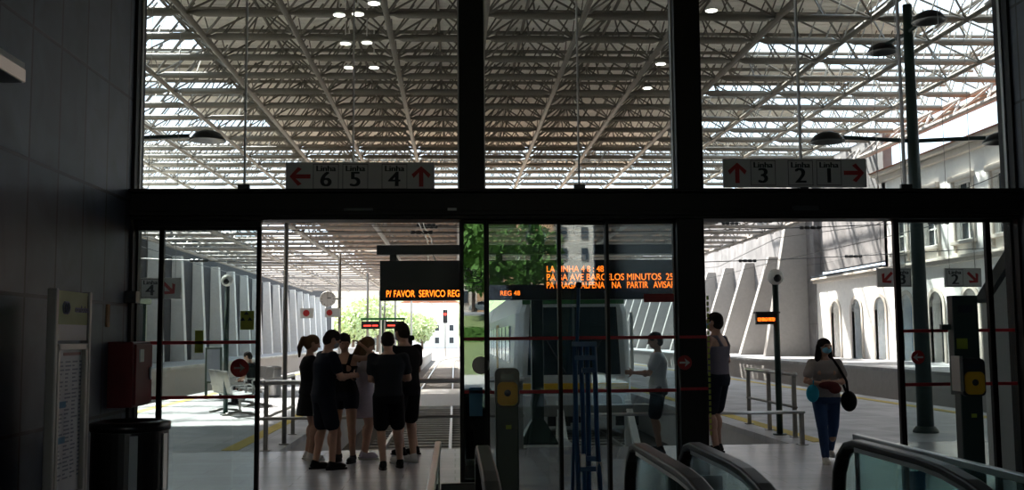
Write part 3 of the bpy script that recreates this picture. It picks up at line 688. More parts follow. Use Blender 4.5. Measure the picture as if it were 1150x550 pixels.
# canopy columns, clock
for i, (px, y) in enumerate(((382, 50), (415, 66), (434, 82))):
    x = -5.55
    t = thing('canopy_post', ('slim canopy post carrying the round platform clock', 'slim canopy post behind the hanging line signs', 'farthest slim canopy post on the left platform')[i], 'post', (x, y, 0))
    MB().tube((x, y, 0), (x, y, CZ), .07, 10).build('shaft', 'dull_steel', t, smooth=True)
    MB().lathe((x, y, 0), [(0, 0), (.16, 0), (.16, .03), (0, .03)], 12).build('base', 'dull_steel', t)
c = W(368, 335.5, Y=49.8)
t = thing('platform_clock', 'round white platform clock on a bracket above the group', 'clock', (c.x, c.y, c.z))
MB().lathe((c.x, c.y, c.z), [(0, -.03), (.33, -.03), (.36, -.05), (.38, -.03), (.38, .05), (.33, .07), (0, .07)], 32, 'Y').build('case', 'sign_white', t, smooth=False)
m = MB(); m.box(c.x - .012, c.x + .012, c.y - .045, c.y - .035, c.z, c.z + .26); m.box(c.x - .02, c.x + .17, c.y - .045, c.y - .035, c.z + .02, c.z + .06)
for k in range(12):
    a = k * PI / 6; m.box(c.x + .29 * math.sin(a) - .012, c.x + .29 * math.sin(a) + .012, c.y - .04, c.y - .03, c.z + .29 * math.cos(a) - .02, c.z + .29 * math.cos(a) + .02)
m.build('hands_and_marks', 'sign_black', t)
MB().tube((c.x + .35, c.y + .03, c.z), (-5.6, 50, c.z), .04, 8).build('bracket', 'dull_steel', t)

# benches
def bench(loc, rz, label):
    t = thing('metal_bench', label, 'bench', (0, 0, 0))
    for i in range(3):
        x = -.62 + i * .62
        s = MB(); s.path([(x, -.42, .42), (x, -.40, .45), (x, -.2, .43), (x, .0, .42), (x, .06, .45)], .01, sq=(.27, .012)); st = s.build('seat', 'steel', t)
        bk = MB()
        for q in range(9): xx = x - .25 + q * .0625; bk.path([(xx, .06, .46), (xx, .10, .65), (xx, .17, .92)], .01, 5)
        bk.path([(x - .27, .06, .46), (x - .27, .10, .65), (x - .27, .17, .93), (x + .27, .17, .93), (x + .27, .10, .65), (x + .27, .06, .46)], .018, 6)
        bk.build('backrest', 'steel', t)
    for i in range(4):
        x = -.93 + i * .62; a = MB(); a.path([(x, -.36, .44), (x, -.38, .62), (x, -.3, .66), (x, .08, .64), (x, .12, .6)], .02, 6); a.build('armrest', 'steel', t)
    MB().box(-.95, .95, -.2, -.14, .34, .40).build('beam', 'dull_steel', t)
    for x in (-.62, .62):
        m = MB(); m.path([(x, -.42, .03), (x, -.17, .06), (x, -.17, .38)], .03, 8); m.path([(x, .12, .03), (x, -.17, .08)], .03, 8); m.box(x - .04, x + .04, -.5, -.36, 0, .04); m.box(x - .04, x + .04, .06, .2, 0, .04); m.build('leg', 'dull_steel', t)
    t.location = loc; t.rotation_euler = (0, 0, rz); return t
c1 = W(240, 467, Z=0); c2 = W(272, 456, Z=0)
bench((c1.x + .1, c1.y + .6, 0), R(115), 'perforated metal bench nearest the glass on the left platform')
bench((c2.x + .25, c2.y + .35, 0), R(-62), 'perforated metal bench with the seated person on it')
# litter bin on platform
c = W(307, 445, Z=0)
t = thing('litter_bin', 'round steel litter bin out on the left platform', 'bin', (c.x, c.y, 0))
MB().lathe((c.x, c.y, 0), [(0, .02), (.2, .02), (.21, .04), (.21, .74), (0, .74)], 24).build('body', 'steel', t, smooth=False)
MB().lathe((c.x, c.y, 0), [(.21, .74), (.225, .76), (.225, .82), (.12, .85), (0, .85)], 24).build('lid', 'dull_steel', t)
MB().lathe((c.x, c.y, 0), [(0, 0), (.17, 0), (.17, .03), (0, .03)], 24).build('base', 'black', t)
# poster frame
c = W(240, 448, Z=0); y = c.y
a = W(231, 390, Y=y); b = W(249, 430, Y=y)
t = thing('poster_stand', 'dark framed poster stand behind the metal bench', 'poster stand', (c.x, y, 0))
m = MB(); m.box(a.x, b.x, y - .04, y + .04, b.z, a.z); m.build('board', 'green_paint', t, bevel=.01)
MB().box(a.x + .05, b.x - .05, y - .046, y - .03, b.z + .05, a.z - .05).build('poster', 'paper_text', t)
for x in (a.x + .03, b.x - .03): MB().box(x - .03, x + .03, y - .03, y + .03, 0, b.z).build('leg', 'green_paint', t)
# waiting shelter on the raised far-left platform
yy2 = 36.; t = thing('waiting_shelter', 'dark green framed waiting shelter on the far left platform', 'shelter', (-11.9, yy2, .55))
for x in (-12.6, -11.3):
    for dy in (0, 2.2): MB().box(x - .05, x + .05, yy2 + dy - .05, yy2 + dy + .05, .55, 2.9).build('post', 'green_paint', t)
MB().box(-12.75, -11.15, yy2 - .15, yy2 + 2.4, 2.9, 3.1).build('roof', 'green_paint', t)
MB().box(-12.62, -12.58, yy2, yy2 + 2.2, .8, 2.8).build('back_pane', 'dark_glass', t)
m = MB().box(-12.5, -12.1, yy2 + .3, yy2 + 1.9, .95, 1.0); m.build('seat', 'dull_steel', t)
# green edged double display far along the left platform
Y6 = 60.; a = W(405, 357, Y=Y6); b = W(455, 369, Y=Y6); xc = (a.x + b.x) / 2
t = thing('double_display', 'green framed pair of red LED displays far along the platform', 'display', (xc, Y6, 0))
MB().box(xc - .06, xc + .06, Y6 - .06, Y6 + .06, 0, a.z).build('post', 'green_paint', t)
MB().box(a.x, b.x, Y6 - .1, Y6 + .1, a.z - .12, a.z).build('top_bar', 'train_green', t)
for x0_, x1_ in ((a.x + .05, xc - .15), (xc + .15, b.x - .05)):
    h = MB().box(x0_, x1_, Y6 - .1, Y6 + .1, b.z, a.z - .2).build('housing', 'black', t)
    textmesh('led_text', '---- ---', .32, 'led_red', h, ((x0_ + x1_) / 2, Y6 - .11, (a.z - .2 + b.z) / 2), bold=.02)
    MB().box(x0_, x0_ + .05, Y6 - .05, Y6 + .05, a.z - .2, a.z).build('hanger', 'green_paint', h); MB().box(x1_ - .05, x1_, Y6 - .05, Y6 + .05, a.z - .2, a.z).build('hanger', 'green_paint', h)
# far signal
c = W(500, 356, Y=140)
t = thing('railway_signal', 'distant railway signal beside the curving track', 'signal', (c.x, 140, -1))
MB().tube((c.x, 140, -1), (c.x, 140, c.z + .9), .08, 8).build('post', 'dull_steel', t); MB().box(c.x - .3, c.x + .3, 139.8, 140.1, c.z - .8, c.z + 1).build('head', 'black', t)
MB().lathe((c.x, 139.8, c.z + .4), [(0, 0), (.18, 0), (.18, -.05), (0, -.05)], 12, 'Y').build('lamp', 'led_red', t)
# catenary masts and wires
for i, (px, y) in enumerate(((427, 98), (444, 118), (462, 145))):
    x = W(px, 380, Y=y).x
    t = thing('catenary_mast', ('nearest thin overhead line mast beyond the canopy', 'second thin overhead line mast beyond the canopy', 'farthest thin overhead line mast beyond the canopy')[i], 'mast', (x, y, -1.0))
    MB().tube((x, y, -1), (x, y, 7.5), .13, 8).build('pole', 'dull_steel', t)
    m = MB(); m.tube((x, y, 6.2), (x + 3.4, y, 6.3), .05, 6); m.tube((x, y, 7.2), (x + 3.0, y, 6.35), .03, 6); m.tube((x, y, 5.2), (x + 3.2, y, 5.6), .04, 6); m.build('arm', 'dull_steel', t)
for i, (y, z) in enumerate(((27., 4.35), (31.2, 5.0), (35., 5.35), (33, 3.9))):
    t = thing('cross_span_wire', ('sagging cross span wire nearest the doors, with insulators', 'cross span wire with a hanging drop rod and insulators', 'highest cross span wire with insulators behind the right doorway', 'lowest cross span wire over the right platform')[i], 'wire', (2, y, z))
    pts = [(-14 + 31.7 * k / 16, y, z + .5 * (abs(k - 8) / 8) ** 2) for k in range(17)]
    MB().path(pts, .014, 5).build('wire', 'black', t)
    for x in (-9.3 + 1.2, -.86, 3.0, 9.6, 12.25 + .9):
        zz = z + .5 * (abs((x + 14) / 2 - 8) / 8) ** 2
        m = MB(); m.lathe((x, y, zz), [(.015, -.3), (.05, -.28), (.05, -.2), (.03, -.17), (.05, -.12), (.05, -.04), (.03, 0), (.05, .04), (.05, .12), (.03, .17), (.05, .2), (.05, .28), (.015, .3)], 10, 'X'); m.build('insulator', 'black', t)
for i, x in enumerate((-.86, 3.02, -9.3, 12.25)):
    t = thing('contact_wire', ('contact wire above the empty track', 'contact wire above the train', 'contact wire above the far left track', 'contact wire above the track by the station building')[i], 'wire', (x, 20, 4.4))
    MB().path([(x + (.1 if k % 2 else -.1), 20 + k * 9, 4.35) for k in range(11)], .012, 5).build('wire', 'black', t)
    MB().path([(x, 20 + k * 4.5, 5.0 + .25 * math.cos(k * PI / 2)) for k in range(21)], .012, 5).build('messenger', 'black', t)

# ceiling downlights hung under the roof deck
for i, (px, py) in enumerate(((381, 17), (402, 16), (388, 49), (412, 48), (392, 76), (420, 76), (742, 72), (727, 99), (799, 12), (420, 4))):
    c = W(px, py, Z=9.9)
    lab = ['lit round downlight, left of the topmost pair behind the left window', 'lit round downlight, right of the topmost pair behind the left window', 'lit round downlight, left of the middle pair behind the left window', 'lit round downlight, right of the middle pair behind the left window',
           'lit round downlight, left of the lowest pair behind the left window', 'lit round downlight, right of the lowest pair behind the left window', 'lit round downlight, upper of two beside the upper right mullion', 'lit round downlight, lower of two beside the upper right mullion',
           'lit round downlight at the top of the right window', 'lit round downlight at the very top edge of the left window'][i]
    t = thing('downlight', lab, 'ceiling light', (c.x, c.y, c.z), 'round downlights under the station roof')
    MB().lathe(c, [(0, .07), (.1, .07), (.15, .04), (.17, 0), (.15, 0), (0, .02)], 20).build('housing', 'white', t, smooth=True)
    MB().lathe(c, [(0, -.005), (.145, -.005), (.145, .01), (0, .01)], 20).build('bulb', 'lamp_glow', t)
    MB().tube((c.x, c.y, c.z + .2), (c.x, c.y, HT + .15), .015, 6).build('stem', 'white', t)

# ================================================================== INSIDE THE HALL
# timetable totem
def totem():
    x = -2.42; a = W(55, 323, X=x); b = W(103, 328, X=x); y0, y1 = a.y + .12, b.y + .03; zt = b.z + .0; zb = W(103, 545, Y=y1).z; zb = .60
    t = thing('timetable_stand', 'aluminium framed timetable stand with green header by the left wall', 'information stand', (x, (y0 + y1) / 2, 0))
    for yy in (y0 + .03, y1 - .03): MB().box(x - .06, x + .0, yy - .018, yy + .018, 0, zt).build('upright', 'dull_steel', t, bevel=.008)
    MB().box(x - .05, x - .015, y0 + .06, y1 - .06, zt - .22, zt - .01).build('header', 'header_green', t)
    hd_ = MB(); 
    MB().box(x - .05, x - .015, y0 + .06, y1 - .06, zt - .32, zt - .22).build('white_band', 'sign_white', t)
    yc = y0 + .2
    m = MB()
    for s in (0, 1): m.path([(x - .012, yc + (.018 if s else -.018) + .036 * math.cos(2 * PI * k / 16), zt - .115 + .036 * math.sin(2 * PI * k / 16)) for k in range(17)], .006, 5)
    m.build('logo', 'paper_text', t)
    o = textmesh('logo_text', 'comboios', .06, 'paper_text', t, (0, 0, 0), bold=.001)
    o.data.transform(Matrix.Translation(V((x - .012 - t.location.x, y0 + .47 - t.location.y, zt - .12)) - V((0, 0, 0))) @ Matrix.Rotation(PI / 2, 4, 'Z') @ Matrix.Translation(t.location))
    m = MB()
    za, zc = zt - .34, zb
    for q in ((y0 + .06, y0 + .1, zc, za), (y1 - .1, y1 - .06, zc, za), (y0 + .06, y1 - .06, za - .04, za), (y0 + .06, y1 - .06, zc, zc + .04)): m.box(x - .05, x - .0, *q)
    m.build('case_frame', 'dull_steel', t, bevel=.005)
    pb = MB().box(x - .045, x - .03, y0 + .1, y1 - .1, zc + .04, za - .04).build('poster', 'paper', t)
    m = MB(); r_ = random.Random(5)
    for k in range(30):
        zz = za - .12 - k * .025; 
        for cc in range(4):
            ya = y0 + .14 + cc * .12; m.box(x - .031, x - .0285, ya, ya + r_.uniform(.03, .1), zz, zz + .01)
    m.build('timetable_lines', 'paper_text', pb)
    MB().box(x - .031, x - .028, y0 + .22, y1 - .12, za - .075, za - .055).build('red_heading', 'red', pb)
    MB().box(x - .031, x - .028, y0 + .12, y0 + .28, za - .40, za - .36).build('blue_heading', 'pale_blue', pb)
    MB().box(x - .031, x - .028, y0 + .12, y0 + .28, za - .62, za - .58).build('blue_heading', 'pale_blue', pb)
totem()
# fire hose cabinet
a = W(118, 384, Y=8.25); b = W(148, 458, Y=8.25)
t = thing('fire_cabinet', 'red fire hose cabinet mounted on the tiled wall by the doors', 'cabinet', (XL + .13, 8.3, b.z))
MB().box(XL - .006, b.x, 8.25, 8.72, b.z, a.z).build('body', 'red', t, bevel=.01)
MB().box(b.x, b.x + .02, 8.27, 8.70, b.z + .02, a.z - .02).build('door', 'red', t, bevel=.005)
MB().box(b.x + .02, b.x + .03, 8.34, 8.44, a.z - .16, a.z - .06).build('label_plate', 'sign_white', t)
MB().tube((b.x + .03, 8.62, (a.z + b.z) / 2 - .05), (b.x + .03, 8.62, (a.z + b.z) / 2 + .05), .012, 8).build('handle', 'steel', t)
# big indoor bin
c = (W(142, 480, Y=7.75)); cxb = W(146, 500, Y=7.75).x
t = thing('waste_bin', 'black waste bin with bright steel strips beside the sidelight', 'bin', (cxb, 7.75, 0))
zt_ = W(140, 474, Y=7.75).z; rb = .27
MB().lathe((cxb, 7.75, 0), [(0, .03), (rb, .03), (rb, zt_ - .06), (0, zt_ - .06)], 40).build('body', 'rubber', t)
MB().lathe((cxb, 7.75, 0), [(rb - .02, zt_ - .06), (rb + .012, zt_ - .055), (rb + .015, zt_ - .0), (rb - .05, zt_ + .015), (rb - .08, zt_ - .02), (0, zt_ - .03)], 40).build('rim', 'black', t, smooth=True)
MB().lathe((cxb, 7.75, 0), [(0, 0), (rb - .03, 0), (rb - .03, .035), (0, .035)], 40).build('base', 'black', t)
for px in (156, 181):
    ang = {156: -68, 181: -12}[px]; m = MB()
    for z in (0,):
        u = V((math.cos(R(ang)), math.sin(R(ang)), 0)); tg = V((-u.y, u.x, 0)); p = V((cxb, 7.75, zt_ / 2 - .02)) + u * (rb + .002)
        m.obox(p, tg * .028, u * .006, V((0, 0, zt_ / 2 - .06)))
    m.build('steel_strip', 'steel', t)
# wall lamp top left
a = W(28, 84, X=-2.45)
t = thing('wall_light', 'beige box light jutting from the tiled wall, top left', 'wall light', (XL + .1, a.y - .5, a.z))
MB().box(XL + .04, XL + .27, a.y - .9, a.y, a.z - .05, a.z + .07).build('housing', 'sign_white', t, bevel=.008)
MB().box(XL + .05, XL + .275, a.y - .905, a.y + .004, a.z - .045, a.z + .03).build('diffuser', 'soft_glow', t, bevel=.006)
MB().box(XL, XL + .05, a.y - .6, a.y - .3, a.z - .04, a.z + .12).build('wall_bracket', 'dull_steel', t)
# small plates and switch on wall
t = MB().box(XL, XL + .012, 8.18, 8.24, W(124, 360, X=XL).z - .05, W(124, 342, X=XL).z).build('wall_plate', 'tan'); tag(t, 'small pale plate on the tiled wall above the red cabinet', 'plate')
tt = thing('door_sensor', 'small black box on the wall edge beside the left sidelight', 'sensor', (XL + .04, YF - .2, fz(341, 150)))
MB().box(XL - .006, XL + .09, YF - .22, YF - .115, fz(341, 150), fz(328, 150)).build('case', 'black', tt, bevel=.005)
MB().lathe((XL + .05, YF - .22, fz(334, 150)), [(0, 0), (.02, 0), (.02, -.01), (0, -.01)], 12, 'Y').build('lens', 'window_dark', tt)

# ticket validators
def validator(px, pytop, Y, label, tall=False):
    c = W(px, pytop, Y=Y); x = c.x; zt = c.z; t = thing('ticket_validator', label, 'ticket validator', (x, Y, 0))
    MB().box(x - .09, x + .09, Y - .05, Y + .06, 0, zt - .24).build('post', 'green_paint', t, bevel=.01)
    MB().box(x - .14, x + .14, Y - .12, Y + .12, 0, .02).build('base_plate', 'dull_steel', t)
    w_ = .095
    def hp(z0, z1, k, y0, y1, nm, mt, pr=t):
        pts = []
        for (cx_, cz_, a0) in ((w_ * k - .04, z1 - .04, 0), (-w_ * k + .04, z1 - .04, 90), (-w_ * k + .04, z0 + .04, 180), (w_ * k - .04, z0 + .04, 270)):
            for q in range(5): an = R(a0 + q * 22.5); pts.append((x + cx_ + .04 * math.cos(an), cz_ + .04 * math.sin(an)))
        return MB().prism(pts, y0, y1).build(nm, mt, pr, bevel=.004)
    hp(zt - .30, zt, 1, Y - .10, Y + .05, 'head', 'black')
    yp = hp(zt - .285, zt - .105, .84, Y - .115, Y - .09, 'yellow_panel', 'yellow')
    MB().lathe((x, Y - .115, zt - .19), [(0, 0), (.026, 0), (.026, -.004), (0, -.006)], 20, 'Y').build('reader', 'black', yp)
    MB().box(x - .05, x + .05, Y - .104, Y - .09, zt - .085, zt - .045).build('screen', 'window_dark', t)
    MB().box(x - .012, x + .03, Y - .056, Y - .045, zt - .47, zt - .44).build('green_mark', 'lime', t)
    if tall:
        a = W(1065, 332, Y=Y + .12); b = W(1097, 404, Y=Y + .12)
        p = MB().box(a.x, b.x, Y + .06, Y + .16, b.z - .28, a.z).build('information_panel', 'green_paint', t, bevel=.006)
        MB().box(a.x + .02, a.x + .11, Y + .054, Y + .062, W(1070, 392, Y=Y).z, W(1070, 380, Y=Y).z).build('lime_label', 'lime', p)
        MB().box(a.x + .05, b.x - .05, Y + .054, Y + .062, a.z - .14, a.z - .08).build('grey_mark', 'window_dark', p)
        MB().box(a.x - .075, a.x + .0, Y + .1, Y + .14, W(1060, 370, Y=Y).z, W(1060, 364, Y=Y).z).build('side_bracket', 'green_paint', t)
        MB().box(x - .125, x - .095, Y - .12, Y + .02, zt - .26, zt + .02).build('guard_plate', 'dull_steel', t, bevel=.004)
validator(569, 413, 8.1, 'black and yellow ticket validator on a post before the central doors')
validator(1086, 402, 8.1, 'ticket validator with tall dark green panel by the right wall', True)
# blue folded stand
Yb = 8.3
t = thing('folding_stand', 'blue tubular metal stand folded upright by the glass doors', 'stand', (W(657, 400, Y=Yb).x, Yb, 0))
zt_ = W(655, 385, Y=Yb).z
def bx(px): return W(px, 450, Y=Yb).x
for i, (pa, pb_, dy) in enumerate(((646, 648, 0), (668, 673, 0), (655, 660, .12), (661, 663, .05))):
    MB().path([(bx(pa), Yb + dy, zt_), (bx(pa + .4 * (pb_ - pa)), Yb + dy, .8), (bx(pb_), Yb + dy + (.15 if dy else -.12), .0)], .02, 8).build('leg', 'blue_paint', t)
for z, a_, b_ in ((zt_ - .01, 643, 671), (zt_ - .12, 645, 669), (zt_ - .22, 654, 669), (.62, 647, 672), (.54, 647, 672), (.3, 647, 672)):
    MB().box(bx(a_), bx(b_), Yb - .02, Yb + .02, z - .02, z + .02).build('crossbar', 'blue_paint', t, bevel=.004)
for z, a_ in ((.56, 650), (.5, 668)): MB().box(bx(a_), bx(a_ + 6), Yb - .05, Yb + .0, z, z + .1).build('hinge', 'steel', t, bevel=.004)
t = thing('leaning_pole', 'thin dark blue pole leaning by the folded blue stand', 'pole', (W(640, 545, Y=8.5).x, 8.5, 0))
p0 = W(650, 320, Y=8.68); MB().tube((p0.x, 8.68, p0.z), (W(640, 560, Y=8.4).x, 8.35, .0), .015, 8).build('shaft', 'blue_paint', t)
MB().ell((p0.x, 8.68, p0.z), .03, .03, .03).build('tip', 'black', t)

# escalators
def escalator(xa, xb, label, ylev, ycut=-4.8):
    t = thing('escalator', label, 'escalator', ((xa + xb) / 2, 6, 0))
    sl = math.tan(R(30)); ye = 6.05; zr_ = .95
    for x in (xa, xb):
        top = [(x, ye, zr_)]; pts = []
        r_ = .34
        for k in range(9): a = PI * (k / 8.); pts.append((x, ye + r_ * math.sin(a), zr_ - r_ + r_ * math.cos(a)))
        low = [(x, ye - .25, zr_ - 2 * r_)]
        curve = [(x, ylev - d, zr_ - (d * d * .19)) for d in (0, .25, .5, .8, 1.1, 1.5)]
        d_end = curve[-1]; run = [(x, ycut, d_end[2] - (d_end[1] - ycut) * sl)]
        MB().path(list(reversed(run + list(reversed(curve)) + pts + low)), .02, sq=(.042, .022)).build('handrail', 'rubber', t, bevel=.012)
        # steel guide under the handrail
        g_ = [(a[0], a[1] - .0, a[2] - .035) for a in curve]; MB().path([(x, ye, zr_ - .036)] + g_ + [(x, ycut, run[0][2] - .035)], .01, sq=(.026, .012)).build('guide_rail', 'steel', t)
        # glass balustrade
        top_l = [(ycut, run[0][2] - .05)] + [(a[1], a[2] - .05) for a in reversed(curve)] + [(a[1] - .05 * math.sin(PI * k / 8), a[2] - .05 * math.cos(PI * k / 8)) for k, a in enumerate(pts)]
        bot = [(ye - .1, .2), (ylev, .2), (ylev - 1.5, -.22), (ycut, run[0][2] - .75)]
        poly = top_l + bot
        MB().prism(poly, x - .006, x + .006, 'X').build('glass_panel', 'rail_glass', t)
        sk_ = [(ycut, run[0][2] - .75), (ylev - 1.5, -.2), (ylev, .22), (ye + .3, .22), (ye + .3, .0), (ylev, -.25), (ylev - 1.5, -.6), (ycut, run[0][2] - 1.3)]
        MB().prism(sk_, x - .05, x + .05, 'X').build('skirt', 'dull_steel', t)
    MB().box(xa + .05, xb - .05, ylev + .1, 6.5, -.03, .012).build('comb_plate', 'dull_steel', t)
    m = MB(); y = ylev; z = 0.
    k = 0
    while y > ycut:
        z = -max(0, (k - 2)) * .21; m.box(xa + .06, xb - .06, y - .40, y + .02, z - .24, z - .02); y -= .38; k += 1
    m.build('steps', 'dull_steel', t); return t
hB, hC = W(538, 500, Y=6.12).x + .02, W(716, 500, Y=6.12).x + .0
hD, hE = W(777, 500, Y=6.12).x, W(962, 496, Y=6.12).x - .02
escalator(hB, hC, 'left escalator with black handrails in the middle foreground', 4.9)
escalator(hD, hE, 'right escalator with black handrails in the lower right foreground', 5.2)
def well_guard(x, label, y1, lo):
    t = thing('glass_guard', label, 'glass railing', (x, y1, 0))
    MB().box(x - .02, x + .02, lo, y1, .90, .94).build('top_rail', 'steel', t, bevel=.006)
    MB().box(x - .006, x + .006, lo, y1 - .03, .05, .90).build('glass_panel', 'rail_glass', t)
    MB().box(x - .012, x + .012, y1 - .03, y1 - .005, 0, .90).build('end_post', 'dull_steel', t)
    MB().box(x - .03, x + .03, lo, y1, 0, .06).build('shoe', 'dull_steel', t)
well_guard(W(492, 492, Y=6.65).x, 'glass guard with steel top rail left of the escalators', 6.65, -5.)
well_guard(W(957, 487, Y=6.75).x + .02, 'glass guard with steel top rail right of the escalators', 6.75, -5.)

# ================================================================== OUTSIDE, FAR AWAY
def leafy(m, c, r, n, rnd, s=.35):
    for _ in range(n):
        d = V((rnd.gauss(0, 1), rnd.gauss(0, 1), rnd.gauss(0, 1))).normalized() * r * rnd.uniform(.6, 1.05); d.z *= .85
        p = V(c) + d; u = V((rnd.uniform(-1, 1), rnd.uniform(-1, 1), rnd.uniform(-1, 1))).normalized() * s; w_ = u.orthogonal().normalized() * s * .6
        m.add([p - u, p + w_, p + u, p - w_], [(0, 1, 2, 3)])
def tree(x, y, h, r, label, z0=-1., seed=1, group='trees beyond the canopy', leafm='leaf_overexposed'):
    rnd = random.Random(seed); t = thing('tree', label, 'tree', (x, y, z0), group)
    m = MB(); m.path([(x, y, z0), (x + .1, y, z0 + h * .35), (x - .1, y, z0 + h * .7)], [.28, .2, .1], 8)
    for k in range(4): a = k * 1.6; m.path([(x, y, z0 + h * .35), (x + math.cos(a) * r * .5, y + math.sin(a) * r * .5, z0 + h * .62)], [.12, .05], 6)
    m.build('trunk', 'bark', t)
    m = MB()
    for k in range(7):
        a = k * 2.4; rr = r * (.45 if k else 0); leafy(m, (x + rr * math.cos(a), y + rr * math.sin(a), z0 + h * (.5 + .07 * k)), r * .62, 160, rnd, r * .13)
    m.build('crown', leafm, t)
tl = [(396, 151, 6.8, 2.6), (407, 172, 8.5, 2.9), (424, 196, 9.5, 3.6), (442, 158, 5.2, 2.3), (455, 205, 6.8, 3.6), (474, 225, 6.5, 3.3), (380, 178, 6.5, 2.4), (508, 285, 9.5, 4.5)]
labs = ['leafy tree behind the round platform clock', 'tall leafy tree left of the green framed displays', 'tallest leafy tree behind the green framed displays', 'leafy tree behind the tall man of the group', 'leafy tree between the masts under the departure board',
        'leafy tree farthest right under the departure board', 'smallest leafy tree left of the platform clock', 'pale far tree beside the distant signal']
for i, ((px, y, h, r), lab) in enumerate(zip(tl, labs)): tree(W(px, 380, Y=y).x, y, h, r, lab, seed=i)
def house(x, y, w_, d, h, label, wallm='render_white', roofm='roof_tile', z0=-1.):
    t = thing('house', label, 'house', (x, y, z0)); MB().box(x - w_ / 2, x + w_ / 2, y, y + d, z0, z0 + h).build('wall', wallm, t)
    MB().prism([(x - w_ / 2 - .3, z0 + h), (x + w_ / 2 + .3, z0 + h), (x, z0 + h + w_ * .22)], y - .3, y + d + .3).build('roof', roofm, t)
    n = max(2, int(w_ / 3))
    for k in range(n):
        for zz in ([z0 + 1.2] + ([z0 + 4.2] if h > 5.5 else [])):
            xx = x - w_ / 2 + w_ * (k + .5) / n; MB().box(xx - .5, xx + .5, y - .05, y + .05, zz, zz + 1.4).build('window', 'window_dark', t)
house(-24, 130, 14, 16, 8.5, 'pale two storey house left of the platform clock')
house(-22, 205, 16, 12, 13, 'large pale block of flats behind the trees', 'stone')
house(-6, 250, 14, 12, 11, 'far white house beyond the curving track')
# hill behind
m = MB(); n = 40
rs = []
for j in range(6):
    rs.append([V((-220 + 440 * k / n, 300 + j * 30, -1.2 + (j / 5) ** 1.3 * (26 + 10 * noise.noise(V((k * .25, j * .3, 1.3)))))) for k in range(n + 1)])
vs = [p for r in rs for p in r]; m.add(vs, [(j * (n + 1) + k, j * (n + 1) + k + 1, (j + 1) * (n + 1) + k + 1, (j + 1) * (n + 1) + k) for j in range(5) for k in range(n)])
struct(m.build('hill', 'grass'))
# low white boundary wall on the left beyond the canopy
struct(MB().box(-30, -29.6, 118, 260, -1, 1.6).build('wall_boundary', 'render_white'))

# behind the photographer: street with lawn, hedge, cars, tan building, seen mirrored in the door glass
def my(D): return 2 * (YF - .05) - D
m = MB()
prof = [(24.4, -.02), (44, 0), (100, 1.0), (101, 1.1), (128, 4.6), (150, 4.9), (200, 5.0)]
for (d0, z0), (d1, z1) in zip(prof[:-1], prof[1:]):
    mtl = 'x'
lw = MB(); lw.prism([(my(44), -.3), (my(44), 0), (my(100), 1.0), (my(126), 4.2), (my(126), -.3)], -60, 60, 'X'); struct(lw.build('ground_lawn', 'grass'))
rd = MB(); rd.prism([(my(126), -.3), (my(126), 4.4), (my(134), 4.85), (my(230), 5.0), (my(230), -.3)], -90, 90, 'X'); struct(rd.build('ground_road', 'asphalt'))
fc = MB(); fc.box(-40, 40, my(44), -14.3, -.3, -.0); struct(fc.build('ground_forecourt', 'pale_ground'))
t = thing('hedge', 'clipped green hedge mirrored in the narrow door pane', 'hedge', (3, my(102), 1.1))
rnd = random.Random(9); m = MB(); 
m.box(-14, 16, my(103), my(101.2), 1.0, 2.5)
for _ in range(5200):
    p = V((rnd.uniform(-14, 16), rnd.choice((my(103), my(101.2), rnd.uniform(my(103), my(101.2)))), rnd.uniform(1.1, 2.62))); u = V((rnd.uniform(-1, 1), rnd.uniform(-1, 1), rnd.uniform(-1, 1))).normalized() * .13; w_ = u.orthogonal().normalized() * .09
    m.add([p - u, p + w_, p + u, p - w_], [(0, 1, 2, 3)])
m.build('foliage', 'leaf', t)
def car(x, y, z, m_, label):
    t = thing('car', label, 'car', (x, y, z))
    side = [(-2.25, .35), (-2.3, .75), (-2.1, .98), (-1.5, 1.05), (-.95, 1.55), (.9, 1.62), (1.9, 1.55), (2.2, 1.05), (2.25, .4)]
    MB().prism([(x + a, z + b) for a, b in side], y - .85, y + .85).build('body', m_, t, bevel=.06)
    for a, b in ((-1.2, -.15), (-.05, .85), (.95, 1.75)):
        MB().prism([(x + a, z + 1.1), (x + b, z + 1.1), (x + b - .05, z + 1.48), (x + a + (.28 if a < -1 else .02), z + 1.48)], y - .87, y + .87).build('window', 'window_dark', t)
    for a in (-1.45, 1.45):
        for s in (-.8, .8): w_ = MB().lathe((x + a, y + s, z + .35), [(0, -.1), (.34, -.1), (.34, .1), (0, .1)], 20, 'Y').build('wheel', 'rubber', t); MB().lathe((x + a, y + s * 1.03, z + .35), [(0, -.1), (.19, -.1), (.19, .1), (0, .1)], 14, 'Y').build('hubcap', 'dull_steel', w_)
car((536 - 511) / 1150 * 140 + 1.2, my(140), 4.9, 'white', 'white car parked beyond the hedge, mirrored in the door pane')
car((515 - 511) / 1150 * 140 - 1.6, my(141), 4.9, 'black', 'dark car parked left of the white car in the mirrored street')
t = thing('apartment_block', 'tan apartment block mirrored in the upper door glass', 'building', (18, my(190), 5))
for a, b in ((4.2, 7.4), (9.2, 12.6), (15, 18.5)): MB().box(a, b, my(192), my(189), 5, 40).build('pier', 'tan', t)
MB().box(-6, 34, my(202), my(192), 5, 40).build('wall', 'stone', t)
for k in range(8):
    for x in (1.2, 7.7, 13.1, 20, 24, 28): MB().box(x, x + 1.3, my(192) - .05, my(191.7), 8 + k * 4, 10.2 + k * 4).build('window', 'window_dark', t)
for i, (px, D, h, r) in enumerate(((552, 120, 11, 4.5), (600, 130, 12, 4), (532, 135, 20, 6.5))):
    tree((px - 511) / 1150 * D, my(D), h, r, ('leafy street tree mirrored left of the tan block', 'leafy street tree mirrored right in the door glass', 'tall dark street tree mirrored in the narrow pane')[i], z0=3.0, seed=20 + i, group='street trees behind the photographer', leafm='leaf')

